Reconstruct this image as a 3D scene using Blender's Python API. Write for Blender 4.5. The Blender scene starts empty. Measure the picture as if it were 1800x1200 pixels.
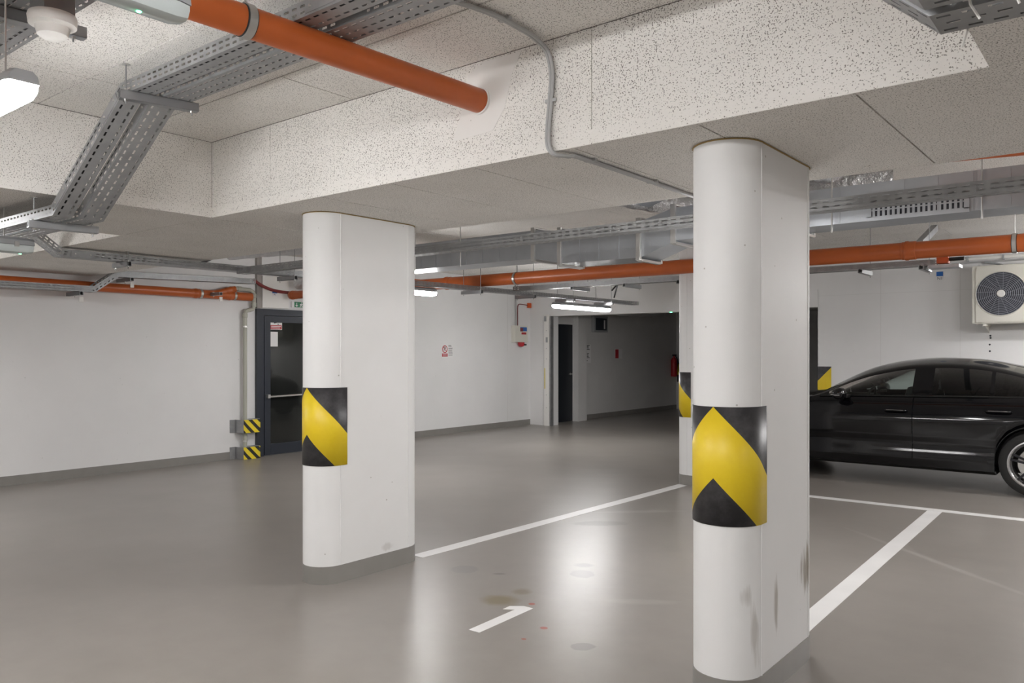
import bpy, bmesh, math, random
import numpy as np
from mathutils import Vector, Matrix
random.seed(7)
PI = math.pi
scene = bpy.context.scene
COL = scene.collection

# ------------------------------------------------------------------ camera, world, exposure
cam_d = bpy.data.cameras.new('camera')
cam_d.sensor_width = 36.0
cam_d.lens = 36.0 * 1395.0 / 1800.0
cam_d.shift_y = 17.0 / 1800.0
cam_d.clip_start = 0.05
cam = bpy.data.objects.new('camera', cam_d)
COL.objects.link(cam)
cam.location = (0, 0, 1.45)
cam.rotation_euler = (PI / 2, 0, math.atan2(0.626, 0.7796))
scene.camera = cam
world = bpy.data.worlds.new('world')
scene.world = world
world.use_nodes = True
world.node_tree.nodes['Background'].inputs[0].default_value = (0.8, 0.85, 0.9, 1)
world.node_tree.nodes['Background'].inputs[1].default_value = 0.02
scene.view_settings.view_transform = 'Standard'
scene.view_settings.look = 'None'
scene.view_settings.gamma = 1.0
scene.view_settings.use_curve_mapping = False
scene.view_settings.exposure = 1.36
scene.cycles.max_bounces = 8
scene.cycles.diffuse_bounces = 6
LAMP = 36.5          # emission strength of a switched-on batten lamp diffuser

# main dimensions of the garage (metres)
Z_HI, Z_LO = 2.81, 2.32          # coffer ceiling / underside of the drop beams
YB, YB2 = 2.81, 4.11             # drop beam along X
XL, XL2 = -4.765, -6.033         # drop beam along Y, left
XR, XR2 = -0.381, 0.95           # drop beam along Y, right
XW = -9.58                       # left wall
YG = 12.5                        # back wall with the gate opening
XE, YF = 6.0, -6.0               # walls behind the camera

# ------------------------------------------------------------------ materials
def new_mat(name):
    m = bpy.data.materials.new(name)
    m.use_nodes = True
    nt = m.node_tree
    return m, nt, nt.nodes['Principled BSDF']

def N(nt, kind, **kw):
    n = nt.nodes.new(kind)
    for k, v in kw.items():
        if k.startswith('i_'):
            key = k[2:]
            n.inputs[int(key) if key.isdigit() else key.replace('_', ' ')].default_value = v
        else:
            setattr(n, k, v)
    return n

def ramp(nt, src, p0, c0, p1, c1):
    r = N(nt, 'ShaderNodeValToRGB')
    e = r.color_ramp.elements
    e[0].position, e[1].position = p0, p1
    e[0].color, e[1].color = (*c0, 1), (*c1, 1)
    nt.links.new(src, r.inputs[0])
    return r.outputs[0]

def mixc(nt, fac, a, b, mode='MIX'):
    m = N(nt, 'ShaderNodeMix', data_type='RGBA', blend_type=mode)
    for sock, v in ((m.inputs[0], fac), (m.inputs[6], a), (m.inputs[7], b)):
        if hasattr(v, 'links') or isinstance(v, bpy.types.NodeSocket):
            nt.links.new(v, sock)
        else:
            sock.default_value = v if not isinstance(v, tuple) else (*v[:3], 1)
    return m.outputs[2]

def objcoord(nt, world_space=False):
    if world_space:
        return N(nt, 'ShaderNodeNewGeometry').outputs['Position']
    return N(nt, 'ShaderNodeTexCoord').outputs['Object']

def noise(nt, co, scale, detail=2.0, rough=0.5):
    n = N(nt, 'ShaderNodeTexNoise')
    n.inputs['Scale'].default_value = scale
    n.inputs['Detail'].default_value = detail
    n.inputs['Roughness'].default_value = rough
    nt.links.new(co, n.inputs['Vector'])
    return n.outputs[0]

def bump(nt, bsdf, h, strength, dist=0.01):
    b = N(nt, 'ShaderNodeBump')
    b.inputs['Strength'].default_value = strength
    b.inputs['Distance'].default_value = dist
    nt.links.new(h, b.inputs['Height'])
    nt.links.new(b.outputs[0], bsdf.inputs['Normal'])
    return b

def simple(name, col, rough=0.5, metal=0.0, var=0.0, vscale=6.0, bmp=0.0, bscale=60.0, coat=0.0, spec=0.5):
    m, nt, b = new_mat(name)
    b.inputs['Base Color'].default_value = (*col, 1)
    b.inputs['Roughness'].default_value = rough
    b.inputs['Metallic'].default_value = metal
    b.inputs['Coat Weight'].default_value = coat
    b.inputs['Specular IOR Level'].default_value = spec
    co = objcoord(nt, True)
    if var:
        n = noise(nt, co, vscale, 4.0)
        c = ramp(nt, n, 0.3, tuple(x * (1 - var) for x in col), 0.7, tuple(min(1, x * (1 + var)) for x in col))
        nt.links.new(c, b.inputs['Base Color'])
    if bmp:
        bump(nt, b, noise(nt, co, bscale, 3.0), bmp)
    return m

def emit(name, col, strength):
    m, nt, b = new_mat(name)
    b.inputs['Base Color'].default_value = (*[min(1, c) for c in col], 1)
    b.inputs['Emission Color'].default_value = (*col, 1)
    b.inputs['Emission Strength'].default_value = strength
    b.inputs['Roughness'].default_value = 0.3
    return m

def board_material(t0=0.295, t1=0.335):
    m, nt, b = new_mat('acoustic_board')
    co = objcoord(nt, True)
    big = noise(nt, co, 1.6, 4.0)
    base = ramp(nt, big, 0.3, (0.78, 0.755, 0.72), 0.75, (0.84, 0.82, 0.79))
    pit = noise(nt, co, 175.0, 1.0, 0.5)
    dens = noise(nt, co, 2.2, 2.0)
    ad = N(nt, 'ShaderNodeMath', operation='MULTIPLY_ADD')
    nt.links.new(dens, ad.inputs[0]); ad.inputs[1].default_value = -0.12; nt.links.new(pit, ad.inputs[2])
    msk = ramp(nt, ad.outputs[0], t0, (1, 1, 1), t1, (0, 0, 0))
    col = mixc(nt, msk, base, (0.26, 0.245, 0.225))
    nt.links.new(col, b.inputs['Base Color'])
    b.inputs['Roughness'].default_value = 0.95
    b.inputs['Specular IOR Level'].default_value = 0.15
    bump(nt, b, pit, 0.35, 0.006)
    return m

def plaster_material(name, col, dirt=0.12, vein=False):
    m, nt, b = new_mat(name)
    co = objcoord(nt, True)
    n1 = noise(nt, co, 1.3, 5.0, 0.6)
    c = ramp(nt, n1, 0.3, tuple(x * (1 - dirt) for x in col), 0.7, col)
    spots = noise(nt, co, 34.0, 2.0, 0.5)
    msk = ramp(nt, spots, 0.205, (1, 1, 1), 0.235, (0, 0, 0))
    c = mixc(nt, msk, c, tuple(x * 0.55 for x in col))
    nt.links.new(c, b.inputs['Base Color'])
    b.inputs['Roughness'].default_value = 0.75
    b.inputs['Specular IOR Level'].default_value = 0.3
    bump(nt, b, noise(nt, co, 18.0, 6.0, 0.65), 0.14, 0.006)
    return m

def ellipse_mask(nt, pos, cx, cy, rx, ry, ang, soft, wob=0.35, wscale=14.0):
    """0..1 mask of a stain lying at (cx, cy) on the floor"""
    mp = N(nt, 'ShaderNodeMapping', vector_type='TEXTURE')
    mp.inputs['Location'].default_value = (cx, cy, 0)
    mp.inputs['Rotation'].default_value = (0, 0, ang)
    mp.inputs['Scale'].default_value = (rx, ry, 1)
    nt.links.new(pos, mp.inputs['Vector'])
    ln = N(nt, 'ShaderNodeVectorMath', operation='LENGTH')
    nt.links.new(mp.outputs[0], ln.inputs[0])
    nz = noise(nt, pos, wscale, 3.0, 0.6)
    ad = N(nt, 'ShaderNodeMath', operation='MULTIPLY_ADD')
    nt.links.new(nz, ad.inputs[0]); ad.inputs[1].default_value = wob * 2
    nt.links.new(ln.outputs['Value'], ad.inputs[2])
    hf = N(nt, 'ShaderNodeMath', operation='MULTIPLY'); nt.links.new(ad.outputs[0], hf.inputs[0]); hf.inputs[1].default_value = 0.25
    return ramp(nt, hf.outputs[0], (1.0 + wob - soft) / 4, (1, 1, 1), (1.0 + wob + soft) / 4, (0, 0, 0))

def floor_material():
    m, nt, b = new_mat('epoxy_floor')
    pos = objcoord(nt, True)
    n1 = noise(nt, pos, 0.7, 4.0, 0.55)
    col = ramp(nt, n1, 0.3, (0.225, 0.205, 0.184), 0.72, (0.275, 0.253, 0.230))
    n2 = noise(nt, pos, 5.0, 5.0, 0.6)
    col = mixc(nt, 0.25, col, ramp(nt, n2, 0.3, (0.205, 0.188, 0.17), 0.7, (0.31, 0.287, 0.262)))
    def stain(cx, cy, rx, ry, ang, colour, amount, soft=0.12, wob=0.35, ws=14.0):
        nonlocal col
        k = ellipse_mask(nt, pos, cx, cy, rx, ry, ang, soft, wob, ws)
        mu = N(nt, 'ShaderNodeMath', operation='MULTIPLY')
        nt.links.new(k, mu.inputs[0]); mu.inputs[1].default_value = amount
        col = mixc(nt, mu.outputs[0], col, colour)
    stain(-2.95, 3.56, 0.10, 0.085, 0.4, (0.16, 0.125, 0.055), 0.75, 0.35)
    stain(-2.95, 3.77, 0.05, 0.05, 0.0, (0.14, 0.11, 0.05), 0.7, 0.4)
    stain(-2.167, 3.255, 0.06, 0.05, 0.6, (0.15, 0.14, 0.125), 0.8, 0.08)
    stain(-2.88, 4.32, 0.08, 0.09, 0.6, (0.17, 0.16, 0.145), 0.7, 0.1)
    stain(-2.99, 4.50, 0.06, 0.05, 0.6, (0.15, 0.145, 0.13), 0.7, 0.3)
    stain(-3.60, 5.68, 0.22, 0.09, 0.7, (0.15, 0.135, 0.11), 0.7, 0.2)
    stain(-3.55, 3.92, 0.09, 0.09, 0.3, (0.20, 0.19, 0.175), 0.8, 0.08)
    stain(-3.30, 3.98, 0.04, 0.02, 0.6, (0.12, 0.115, 0.10), 0.7, 0.3)
    stain(-2.763, 3.622, 0.019, 0.019, 0, (0.30, 0.05, 0.02), 0.95, 0.1, 0.1)
    stain(-2.474, 3.348, 0.021, 0.019, 0, (0.28, 0.045, 0.02), 0.95, 0.1, 0.1)
    stain(-2.458, 3.156, 0.014, 0.012, 0, (0.28, 0.06, 0.03), 0.9, 0.1, 0.1)
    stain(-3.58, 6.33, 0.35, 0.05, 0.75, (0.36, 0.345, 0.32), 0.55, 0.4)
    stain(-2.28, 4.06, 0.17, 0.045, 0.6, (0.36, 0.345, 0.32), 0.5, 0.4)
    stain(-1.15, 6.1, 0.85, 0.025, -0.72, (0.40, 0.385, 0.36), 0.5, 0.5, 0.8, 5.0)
    stain(-1.6, 2.6, 0.35, 0.22, 0.6, (0.21, 0.175, 0.15), 0.45, 0.6)
    nt.links.new(col, b.inputs['Base Color'])
    rr = ramp(nt, noise(nt, pos, 2.5, 4.0), 0.3, (0.285, 0.285, 0.285), 0.75, (0.32, 0.32, 0.32))
    nt.links.new(rr, b.inputs['Roughness'])
    b.inputs['Specular IOR Level'].default_value = 0.6
    bump(nt, b, noise(nt, pos, 3.0, 2.0, 0.5), 0.02, 0.01)
    return m

def chevron_material(half_black_top=True):
    """45 degree yellow / black chevrons; UV: x = arc length from the peak (m), y = height from the top (m)"""
    m, nt, b = new_mat('warning_band')
    uv = N(nt, 'ShaderNodeUVMap', uv_map='UVMap').outputs[0]
    sep = N(nt, 'ShaderNodeSeparateXYZ'); nt.links.new(uv, sep.inputs[0])
    ab = N(nt, 'ShaderNodeMath', operation='ABSOLUTE'); nt.links.new(sep.outputs[0], ab.inputs[0])
    sl = N(nt, 'ShaderNodeMath', operation='MULTIPLY'); nt.links.new(ab.outputs[0], sl.inputs[0]); sl.inputs[1].default_value = 1.03
    su = N(nt, 'ShaderNodeMath', operation='SUBTRACT'); nt.links.new(sep.outputs[1], su.inputs[0]); nt.links.new(sl.outputs[0], su.inputs[1])
    gt = N(nt, 'ShaderNodeMath', operation='GREATER_THAN'); nt.links.new(su.outputs[0], gt.inputs[0]); gt.inputs[1].default_value = 0.0
    lt = N(nt, 'ShaderNodeMath', operation='LESS_THAN'); nt.links.new(su.outputs[0], lt.inputs[0]); lt.inputs[1].default_value = 0.293
    mu = N(nt, 'ShaderNodeMath', operation='MULTIPLY'); nt.links.new(gt.outputs[0], mu.inputs[0]); nt.links.new(lt.outputs[0], mu.inputs[1])
    pos = objcoord(nt, True)
    wear = noise(nt, pos, 9.0, 6.0, 0.7)
    blk = ramp(nt, wear, 0.42, (0.028, 0.027, 0.03), 0.75, (0.085, 0.082, 0.085))
    yel = ramp(nt, wear, 0.3, (0.74, 0.52, 0.012), 0.75, (0.80, 0.60, 0.02))
    nt.links.new(mixc(nt, mu.outputs[0], blk, yel), b.inputs['Base Color'])
    b.inputs['Roughness'].default_value = 0.42
    return m

def hazard_material():
    m, nt, b = new_mat('hazard_stripes')
    uv = N(nt, 'ShaderNodeUVMap', uv_map='UVMap').outputs[0]
    sep = N(nt, 'ShaderNodeSeparateXYZ'); nt.links.new(uv, sep.inputs[0])
    ad = N(nt, 'ShaderNodeMath', operation='ADD'); nt.links.new(sep.outputs[0], ad.inputs[0]); nt.links.new(sep.outputs[1], ad.inputs[1])
    mu = N(nt, 'ShaderNodeMath', operation='MULTIPLY'); nt.links.new(ad.outputs[0], mu.inputs[0]); mu.inputs[1].default_value = 7.5
    fr = N(nt, 'ShaderNodeMath', operation='FRACT'); nt.links.new(mu.outputs[0], fr.inputs[0])
    gt = N(nt, 'ShaderNodeMath', operation='GREATER_THAN'); nt.links.new(fr.outputs[0], gt.inputs[0]); gt.inputs[1].default_value = 0.45
    nt.links.new(mixc(nt, gt.outputs[0], (0.02, 0.02, 0.02), (0.80, 0.62, 0.03)), b.inputs['Base Color'])
    b.inputs['Roughness'].default_value = 0.4
    return m

def foil_material():
    m, nt, b = new_mat('crinkled_foil')
    pos = objcoord(nt, True)
    b.inputs['Base Color'].default_value = (0.72, 0.72, 0.73, 1)
    b.inputs['Metallic'].default_value = 0.9
    b.inputs['Roughness'].default_value = 0.32
    bump(nt, b, noise(nt, pos, 17.0, 4.0, 0.6), 1.0, 0.06)
    return m

def glass_material(name, tint, gloss_rough=0.02):
    m = bpy.data.materials.new(name); m.use_nodes = True
    nt = m.node_tree; nt.nodes.clear()
    out = N(nt, 'ShaderNodeOutputMaterial')
    tr = N(nt, 'ShaderNodeBsdfTransparent'); tr.inputs[0].default_value = (*tint, 1)
    gl = N(nt, 'ShaderNodeBsdfGlossy'); gl.inputs['Roughness'].default_value = gloss_rough
    fr = N(nt, 'ShaderNodeFresnel'); fr.inputs[0].default_value = 1.5
    mx = N(nt, 'ShaderNodeMixShader')
    nt.links.new(fr.outputs[0], mx.inputs[0]); nt.links.new(tr.outputs[0], mx.inputs[1]); nt.links.new(gl.outputs[0], mx.inputs[2])
    nt.links.new(mx.outputs[0], out.inputs[0])
    return m

def scuffed_pillar_material():
    m, nt, b = new_mat('painted_concrete')
    pos = objcoord(nt, True)
    base = ramp(nt, noise(nt, pos, 1.7, 4.0), 0.3, (0.735, 0.73, 0.722), 0.7, (0.78, 0.777, 0.772))
    vor = N(nt, 'ShaderNodeTexVoronoi'); vor.inputs['Scale'].default_value = 9.0
    nt.links.new(pos, vor.inputs['Vector'])
    holes = ramp(nt, vor.outputs['Distance'], 0.035, (1, 1, 1), 0.055, (0, 0, 0))
    col = mixc(nt, holes, base, (0.42, 0.40, 0.37))
    def scuff(cx, cy, cz, r, k):
        nonlocal col
        mp = N(nt, 'ShaderNodeMapping', vector_type='TEXTURE')
        mp.inputs['Location'].default_value = (cx, cy, cz); mp.inputs['Scale'].default_value = r
        nt.links.new(pos, mp.inputs['Vector'])
        ln = N(nt, 'ShaderNodeVectorMath', operation='LENGTH'); nt.links.new(mp.outputs[0], ln.inputs[0])
        st = N(nt, 'ShaderNodeMapping'); st.inputs['Scale'].default_value = (28, 28, 3.5); nt.links.new(pos, st.inputs['Vector'])
        nz = noise(nt, st.outputs[0], 1.0, 3.0, 0.6)
        ad = N(nt, 'ShaderNodeMath', operation='MULTIPLY_ADD'); nt.links.new(nz, ad.inputs[0]); ad.inputs[1].default_value = 2.0; nt.links.new(ln.outputs['Value'], ad.inputs[2])
        hf = N(nt, 'ShaderNodeMath', operation='MULTIPLY'); nt.links.new(ad.outputs[0], hf.inputs[0]); hf.inputs[1].default_value = 0.25
        mk = ramp(nt, hf.outputs[0], 1.35 / 4, (k, k, k), 1.85 / 4, (0, 0, 0))
        col = mixc(nt, mk, col, (0.30, 0.265, 0.22))
    scuff(-1.25, 3.74, 0.44, (0.05, 0.10, 0.13), 0.9)
    scuff(-1.25, 3.37, 0.36, (0.05, 0.03, 0.15), 0.7)
    scuff(-1.27, 3.16, 0.30, (0.06, 0.035, 0.16), 0.45)
    scuff(-1.30, 3.12, 0.45, (0.06, 0.03, 0.06), 0.4)
    scuff(-3.955, 3.6, 0.15, (0.05, 0.07, 0.03), 0.3)
    nt.links.new(col, b.inputs['Base Color'])
    b.inputs['Roughness'].default_value = 0.6
    bump(nt, b, noise(nt, pos, 14.0, 5.0, 0.6), 0.10, 0.006)
    return m

M = {}
M['floor'] = floor_material()
M['board'] = board_material()
M['strip'] = board_material(0.25, 0.285)
M['plaster'] = plaster_material('edge_plaster', (0.80, 0.78, 0.755), 0.06)
M['wall'] = plaster_material('wall_paint', (0.775, 0.77, 0.768), 0.05)
M['wall_grey'] = plaster_material('corridor_paint', (0.70, 0.69, 0.68), 0.08)
M['joint_paint'] = simple('joint_paint', (0.66, 0.65, 0.64), 0.8)
M['joint'] = simple('board_joint', (0.10, 0.09, 0.08), 0.95)
M['concrete'] = simple('raw_concrete', (0.33, 0.31, 0.29), 0.9, var=0.2, bmp=0.2)
M['baseboard'] = simple('plinth_paint', (0.24, 0.228, 0.212), 0.4, var=0.06)
M['pillar'] = scuffed_pillar_material()
M['chevron'] = chevron_material()
M['hazard'] = hazard_material()
M['line'] = simple('line_paint', (0.72, 0.71, 0.70), 0.35, var=0.05, vscale=3.0)
M['galv'] = simple('galvanised_steel', (0.34, 0.345, 0.35), 0.45, 0.6, var=0.12, vscale=12.0)
M['strut'] = simple('strut_steel', (0.36, 0.37, 0.38), 0.38, 0.8, var=0.1, vscale=9.0)
M['duct'] = simple('duct_sheet', (0.47, 0.49, 0.52), 0.36, 0.85, var=0.08, vscale=4.0)
M['chrome'] = simple('chrome', (0.85, 0.85, 0.86), 0.12, 1.0)
M['zinc'] = simple('zinc_bolt', (0.60, 0.59, 0.57), 0.35, 0.9)
M['orange'] = simple('orange_plastic_pipe', (0.47, 0.105, 0.022), 0.36, var=0.08, vscale=5.0)
M['rubber'] = simple('black_rubber', (0.02, 0.02, 0.022), 0.6)
M['conduit'] = simple('grey_conduit', (0.42, 0.42, 0.42), 0.45)
M['white_pl'] = simple('white_plastic', (0.80, 0.79, 0.76), 0.4)
M['grey_pl'] = simple('grey_plastic', (0.34, 0.35, 0.36), 0.45)
M['drain'] = simple('grey_green_pipe', (0.42, 0.42, 0.36), 0.45)
M['lit'] = emit('lit_diffuser', (1.0, 0.99, 0.985), LAMP)
M['unlit'] = simple('unlit_diffuser', (0.55, 0.60, 0.60), 0.22, spec=0.6)
M['led'] = emit('green_led', (0.05, 1.0, 0.35), 12.0)
M['frame'] = simple('anthracite_frame', (0.022, 0.027, 0.038), 0.38)
M['dark_door'] = simple('dark_door_paint', (0.012, 0.015, 0.020), 0.45)
M['glass'] = glass_material('door_glass', (0.62, 0.63, 0.62), 0.04)
M['red'] = simple('red_paint', (0.45, 0.02, 0.03), 0.4)
M['dark_red'] = simple('dark_red_pipe', (0.20, 0.03, 0.03), 0.45)
M['blue'] = simple('blue_print', (0.02, 0.13, 0.45), 0.4)
M['green'] = simple('green_print', (0.01, 0.17, 0.07), 0.4)
M['paper'] = simple('white_paper', (0.78, 0.77, 0.77), 0.7)
M['ink'] = simple('black_ink', (0.03, 0.03, 0.035), 0.6)
M['yellow'] = simple('yellow_paint', (0.75, 0.60, 0.10), 0.4)
M['cream'] = simple('cream_enamel', (0.72, 0.70, 0.63), 0.35)
M['fan_dark'] = simple('fan_dark', (0.055, 0.06, 0.075), 0.5)
M['fan_ring'] = simple('fan_ring', (0.26, 0.27, 0.31), 0.4)
M['orange_box'] = simple('orange_box', (0.62, 0.10, 0.02), 0.4)
M['foil'] = foil_material()
M['paint'] = simple('black_car_paint', (0.003, 0.003, 0.004), 0.09, 0.0)
M['car_trim'] = simple('black_trim', (0.008, 0.008, 0.008), 0.4)
M['tyre'] = simple('tyre_rubber', (0.018, 0.018, 0.018), 0.75)
M['alloy'] = simple('alloy', (0.55, 0.55, 0.56), 0.25, 0.9)
M['alloy_dark'] = simple('dark_alloy', (0.03, 0.03, 0.035), 0.3, 0.6)
M['car_glass'] = glass_material('car_glass', (0.62, 0.68, 0.66))
M['car_glass_dark'] = glass_material('tinted_car_glass', (0.06, 0.062, 0.065))
M['lamp_red'] = simple('tail_red', (0.25, 0.01, 0.01), 0.15, coat=1.0)
M['lamp_clear'] = simple('head_clear', (0.6, 0.6, 0.62), 0.1, 0.3, coat=1.0)
M['seat'] = simple('seat_leather', (0.015, 0.015, 0.016), 0.55)
M['caulk'] = simple('brown_caulk', (0.30, 0.20, 0.07), 0.8)

# ------------------------------------------------------------------ mesh helpers
class MB:
    """collects geometry for ONE mesh object"""
    def __init__(self): self.v = []; self.f = []; self.uv = None
    def add(self, verts, faces):
        o = len(self.v)
        self.v += [tuple(map(float, p)) for p in verts]
        self.f += [tuple(o + i for i in f) for f in faces]
        return self
    def box(self, x0, x1, y0, y1, z0, z1):
        vs = [(x, y, z) for z in (z0, z1) for y in (y0, y1) for x in (x0, x1)]
        return self.add(vs, [(0, 2, 3, 1), (4, 5, 7, 6), (0, 1, 5, 4), (2, 6, 7, 3), (0, 4, 6, 2), (1, 3, 7, 5)])
    def obox(self, c, ax, ay, az):
        """oriented box: centre and three half-axis vectors"""
        c, ax, ay, az = map(Vector, (c, ax, ay, az))
        vs = [c + ax * i + ay * j + az * k for k in (-1, 1) for j in (-1, 1) for i in (-1, 1)]
        return self.add(vs, [(0, 2, 3, 1), (4, 5, 7, 6), (0, 1, 5, 4), (2, 6, 7, 3), (0, 4, 6, 2), (1, 3, 7, 5)])
    def tube(self, pts, r, n=12, cap=True):
        pts = [Vector(p) for p in pts]
        rs = r if isinstance(r, (list, tuple)) else [r] * len(pts)
        rings = []
        t0 = (pts[1] - pts[0]).normalized()
        up = Vector((0, 0, 1)) if abs(t0.z) < 0.9 else Vector((1, 0, 0))
        a = t0.cross(up).normalized()
        for i, p in enumerate(pts):
            t = (pts[min(i + 1, len(pts) - 1)] - pts[max(i - 1, 0)]).normalized()
            a = (a - t * a.dot(t)).normalized(); b = t.cross(a)
            rings.append([p + (a * math.cos(2 * PI * k / n) + b * math.sin(2 * PI * k / n)) * rs[i] for k in range(n)])
        o = len(self.v)
        for r_ in rings: self.v += [tuple(q) for q in r_]
        for i in range(len(rings) - 1):
            for k in range(n):
                self.f.append((o + i * n + k, o + i * n + (k + 1) % n, o + (i + 1) * n + (k + 1) % n, o + (i + 1) * n + k))
        if cap:
            self.f.append(tuple(o + k for k in reversed(range(n))))
            self.f.append(tuple(o + (len(rings) - 1) * n + k for k in range(n)))
        return self
    def lathe(self, prof, origin, axis, n=32):
        """prof: (radius, distance along axis)"""
        ax = Vector(axis).normalized()
        a = ax.cross(Vector((0, 0, 1)) if abs(ax.z) < 0.9 else Vector((1, 0, 0))).normalized(); b = ax.cross(a)
        o = len(self.v); O = Vector(origin)
        for r, h in prof:
            for k in range(n):
                t = 2 * PI * k / n
                self.v.append(tuple(O + ax * h + (a * math.cos(t) + b * math.sin(t)) * r))
        for i in range(len(prof) - 1):
            for k in range(n):
                self.f.append((o + i * n + k, o + i * n + (k + 1) % n, o + (i + 1) * n + (k + 1) % n, o + (i + 1) * n + k))
        return self
    def prism(self, poly, a, b):
        """poly: 3d points, extruded by vectors a..b"""
        n = len(poly); a, b = Vector(a), Vector(b)
        vs = [Vector(p) + a for p in poly] + [Vector(p) + b for p in poly]
        return self.add(vs, [tuple(reversed(range(n))), tuple(range(n, 2 * n))] + [(i, (i + 1) % n, n + (i + 1) % n, n + i) for i in range(n)])
    def build(self, name, mat, parent=None, smooth=False, bevel=0.0, uv=None):
        me = bpy.data.meshes.new(name)
        me.from_pydata(self.v, [], self.f)
        bm = bmesh.new(); bm.from_mesh(me)
        bmesh.ops.recalc_face_normals(bm, faces=bm.faces)
        if bevel:
            bmesh.ops.bevel(bm, geom=[e for e in bm.edges if e.is_manifold and e.calc_face_angle(0) > 0.6], offset=bevel, segments=2, affect='EDGES', profile=0.6)
        bm.to_mesh(me); bm.free()
        me.materials.append(M[mat] if isinstance(mat, str) else mat)
        if uv is not None:
            l = me.uv_layers.new(name='UVMap')
            for lp in me.loops: l.data[lp.index].uv = uv(me.vertices[lp.vertex_index].co)
        if smooth:
            me.shade_smooth()
            me.set_sharp_from_angle(angle=math.radians(smooth if smooth is not True else 40))
        o = bpy.data.objects.new(name, me)
        COL.objects.link(o)
        if parent: attach(o, parent)
        return o

def attach(o, parent):
    o.parent = parent
    if parent.type == 'EMPTY': o.matrix_parent_inverse = Matrix.Translation(-parent.location)

def tag(o, label, cat, group=None):
    o['label'] = label; o['category'] = cat
    if group: o['group'] = group
    return o
def struct(o):
    o['kind'] = 'structure'; return o
def thing(name, loc, label, cat, group=None):
    o = bpy.data.objects.new(name, None); COL.objects.link(o); o.location = loc; o.empty_display_size = 0.1
    return tag(o, label, cat, group)
def box(name, mat, parent, *a, bevel=0.0): return MB().box(*a).build(name, mat, parent, bevel=bevel)

def text_mesh(name, s, size, mat, parent, origin, right, up, depth=0.001, align='CENTER'):
    cu = bpy.data.curves.new(name, 'FONT'); cu.body = s; cu.size = size; cu.align_x = align; cu.align_y = 'CENTER'; cu.extrude = depth
    tmp = bpy.data.objects.new(name, cu); COL.objects.link(tmp)
    bpy.context.view_layer.update()
    me = bpy.data.meshes.new_from_object(tmp.evaluated_get(bpy.context.evaluated_depsgraph_get()))
    bpy.data.objects.remove(tmp); bpy.data.curves.remove(cu)
    r, u = Vector(right), Vector(up); n = r.cross(u)
    mt = Matrix((r, u, n)).transposed().to_4x4(); mt.translation = Vector(origin)
    me.transform(mt); me.materials.clear(); me.materials.append(M[mat]); me.name = name
    o = bpy.data.objects.new(name, me); COL.objects.link(o)
    if parent: attach(o, parent)
    return o

# ------------------------------------------------------------------ room shell
struct(box('floor', 'floor', None, XW - 0.2, XE + 0.2, YF - 0.2, 22.0, -0.2, 0.0))

ceiling = struct(box('ceiling', 'joint', None, XW - 0.2, XE + 0.2, YF - 0.2, YG + 0.2, Z_HI + 0.022, Z_HI + 0.25))
G = 0.0035    # half width of the joint between boards

def hi_boards(x0, x1, y0, y1, rows, offs, blen=2.3):
    """boards under the coffer ceiling, in rows along X"""
    ys = [y0] + [r for r in rows if y0 + 0.05 < r < y1 - 0.05] + [y1]
    for k in range(len(ys) - 1):
        xs = [x0]
        q = offs[k % len(offs)]
        while q > x0: q -= blen
        while q < x1 - 0.03:
            if q > x0 + 0.03: xs.append(q)
            q += blen
        xs.append(x1)
        for a, b in zip(xs[:-1], xs[1:]):
            j = random.uniform(-0.0015, 0.0015)
            box('ceiling_board', 'board', ceiling, a + G, b - G, ys[k] + G, ys[k + 1] - G, Z_HI + j, Z_HI + 0.021)
rows = [1.19 - 0.58 * k for k in range(14)][::-1] + [1.77, 2.35]
rows_back = [4.11 + 0.58 * k for k in range(1, 15)]
hi_boards(XL, XR, YF, YB, rows, [-3.356, -4.13, -1.815])
hi_boards(XW, XL2, YF, YB, rows, [-7.4, -8.2, -6.9])
hi_boards(XR2, XE, YF, YB, rows, [2.2, 3.1, 1.5])
hi_boards(XW, XE, YB2, YG, rows_back, [-3.0, -4.1, -2.2])

def lo_beam(x0, x1, y0, y1, seams, axis):
    """drop beam: dark core, boards below and on the flanks"""
    core = MB().box(x0 + 0.024, x1 - 0.024, y0 + 0.024, y1 - 0.024, Z_LO + 0.022, Z_HI + 0.02).build('drop_beam', 'joint', ceiling)
    ss = sorted(seams)
    lo, hi = (x0, x1) if axis == 'x' else (y0, y1)
    ss = [lo] + [s for s in ss if lo + 0.05 < s < hi - 0.05] + [hi]
    for a, b in zip(ss[:-1], ss[1:]):
        j = random.uniform(-0.0008, 0.0)
        if axis == 'x': box('underside_board', 'board', core, a + G, b - G, y0 + 0.001, y1 - 0.001, Z_LO + j, Z_LO + 0.021)
        else: box('underside_board', 'board', core, x0 + 0.001, x1 - 0.001, a + G, b - G, Z_LO + j, Z_LO + 0.021)
    return core
S0 = -0.775
beam = lo_beam(XW, XE, YB, YB2, [S0 + 0.574 * k for k in range(-16, 13)], 'x')
beam_l = lo_beam(XL2, XL, YF, YB, [YB - 0.62 * k for k in range(1, 16)], 'y')
beam_r = lo_beam(XR, XR2, YF, YB, [YB - 0.62 * k for k in range(1, 16)], 'y')
ES = 0.062    # plastered edge strip along the bottom of each flank
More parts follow.
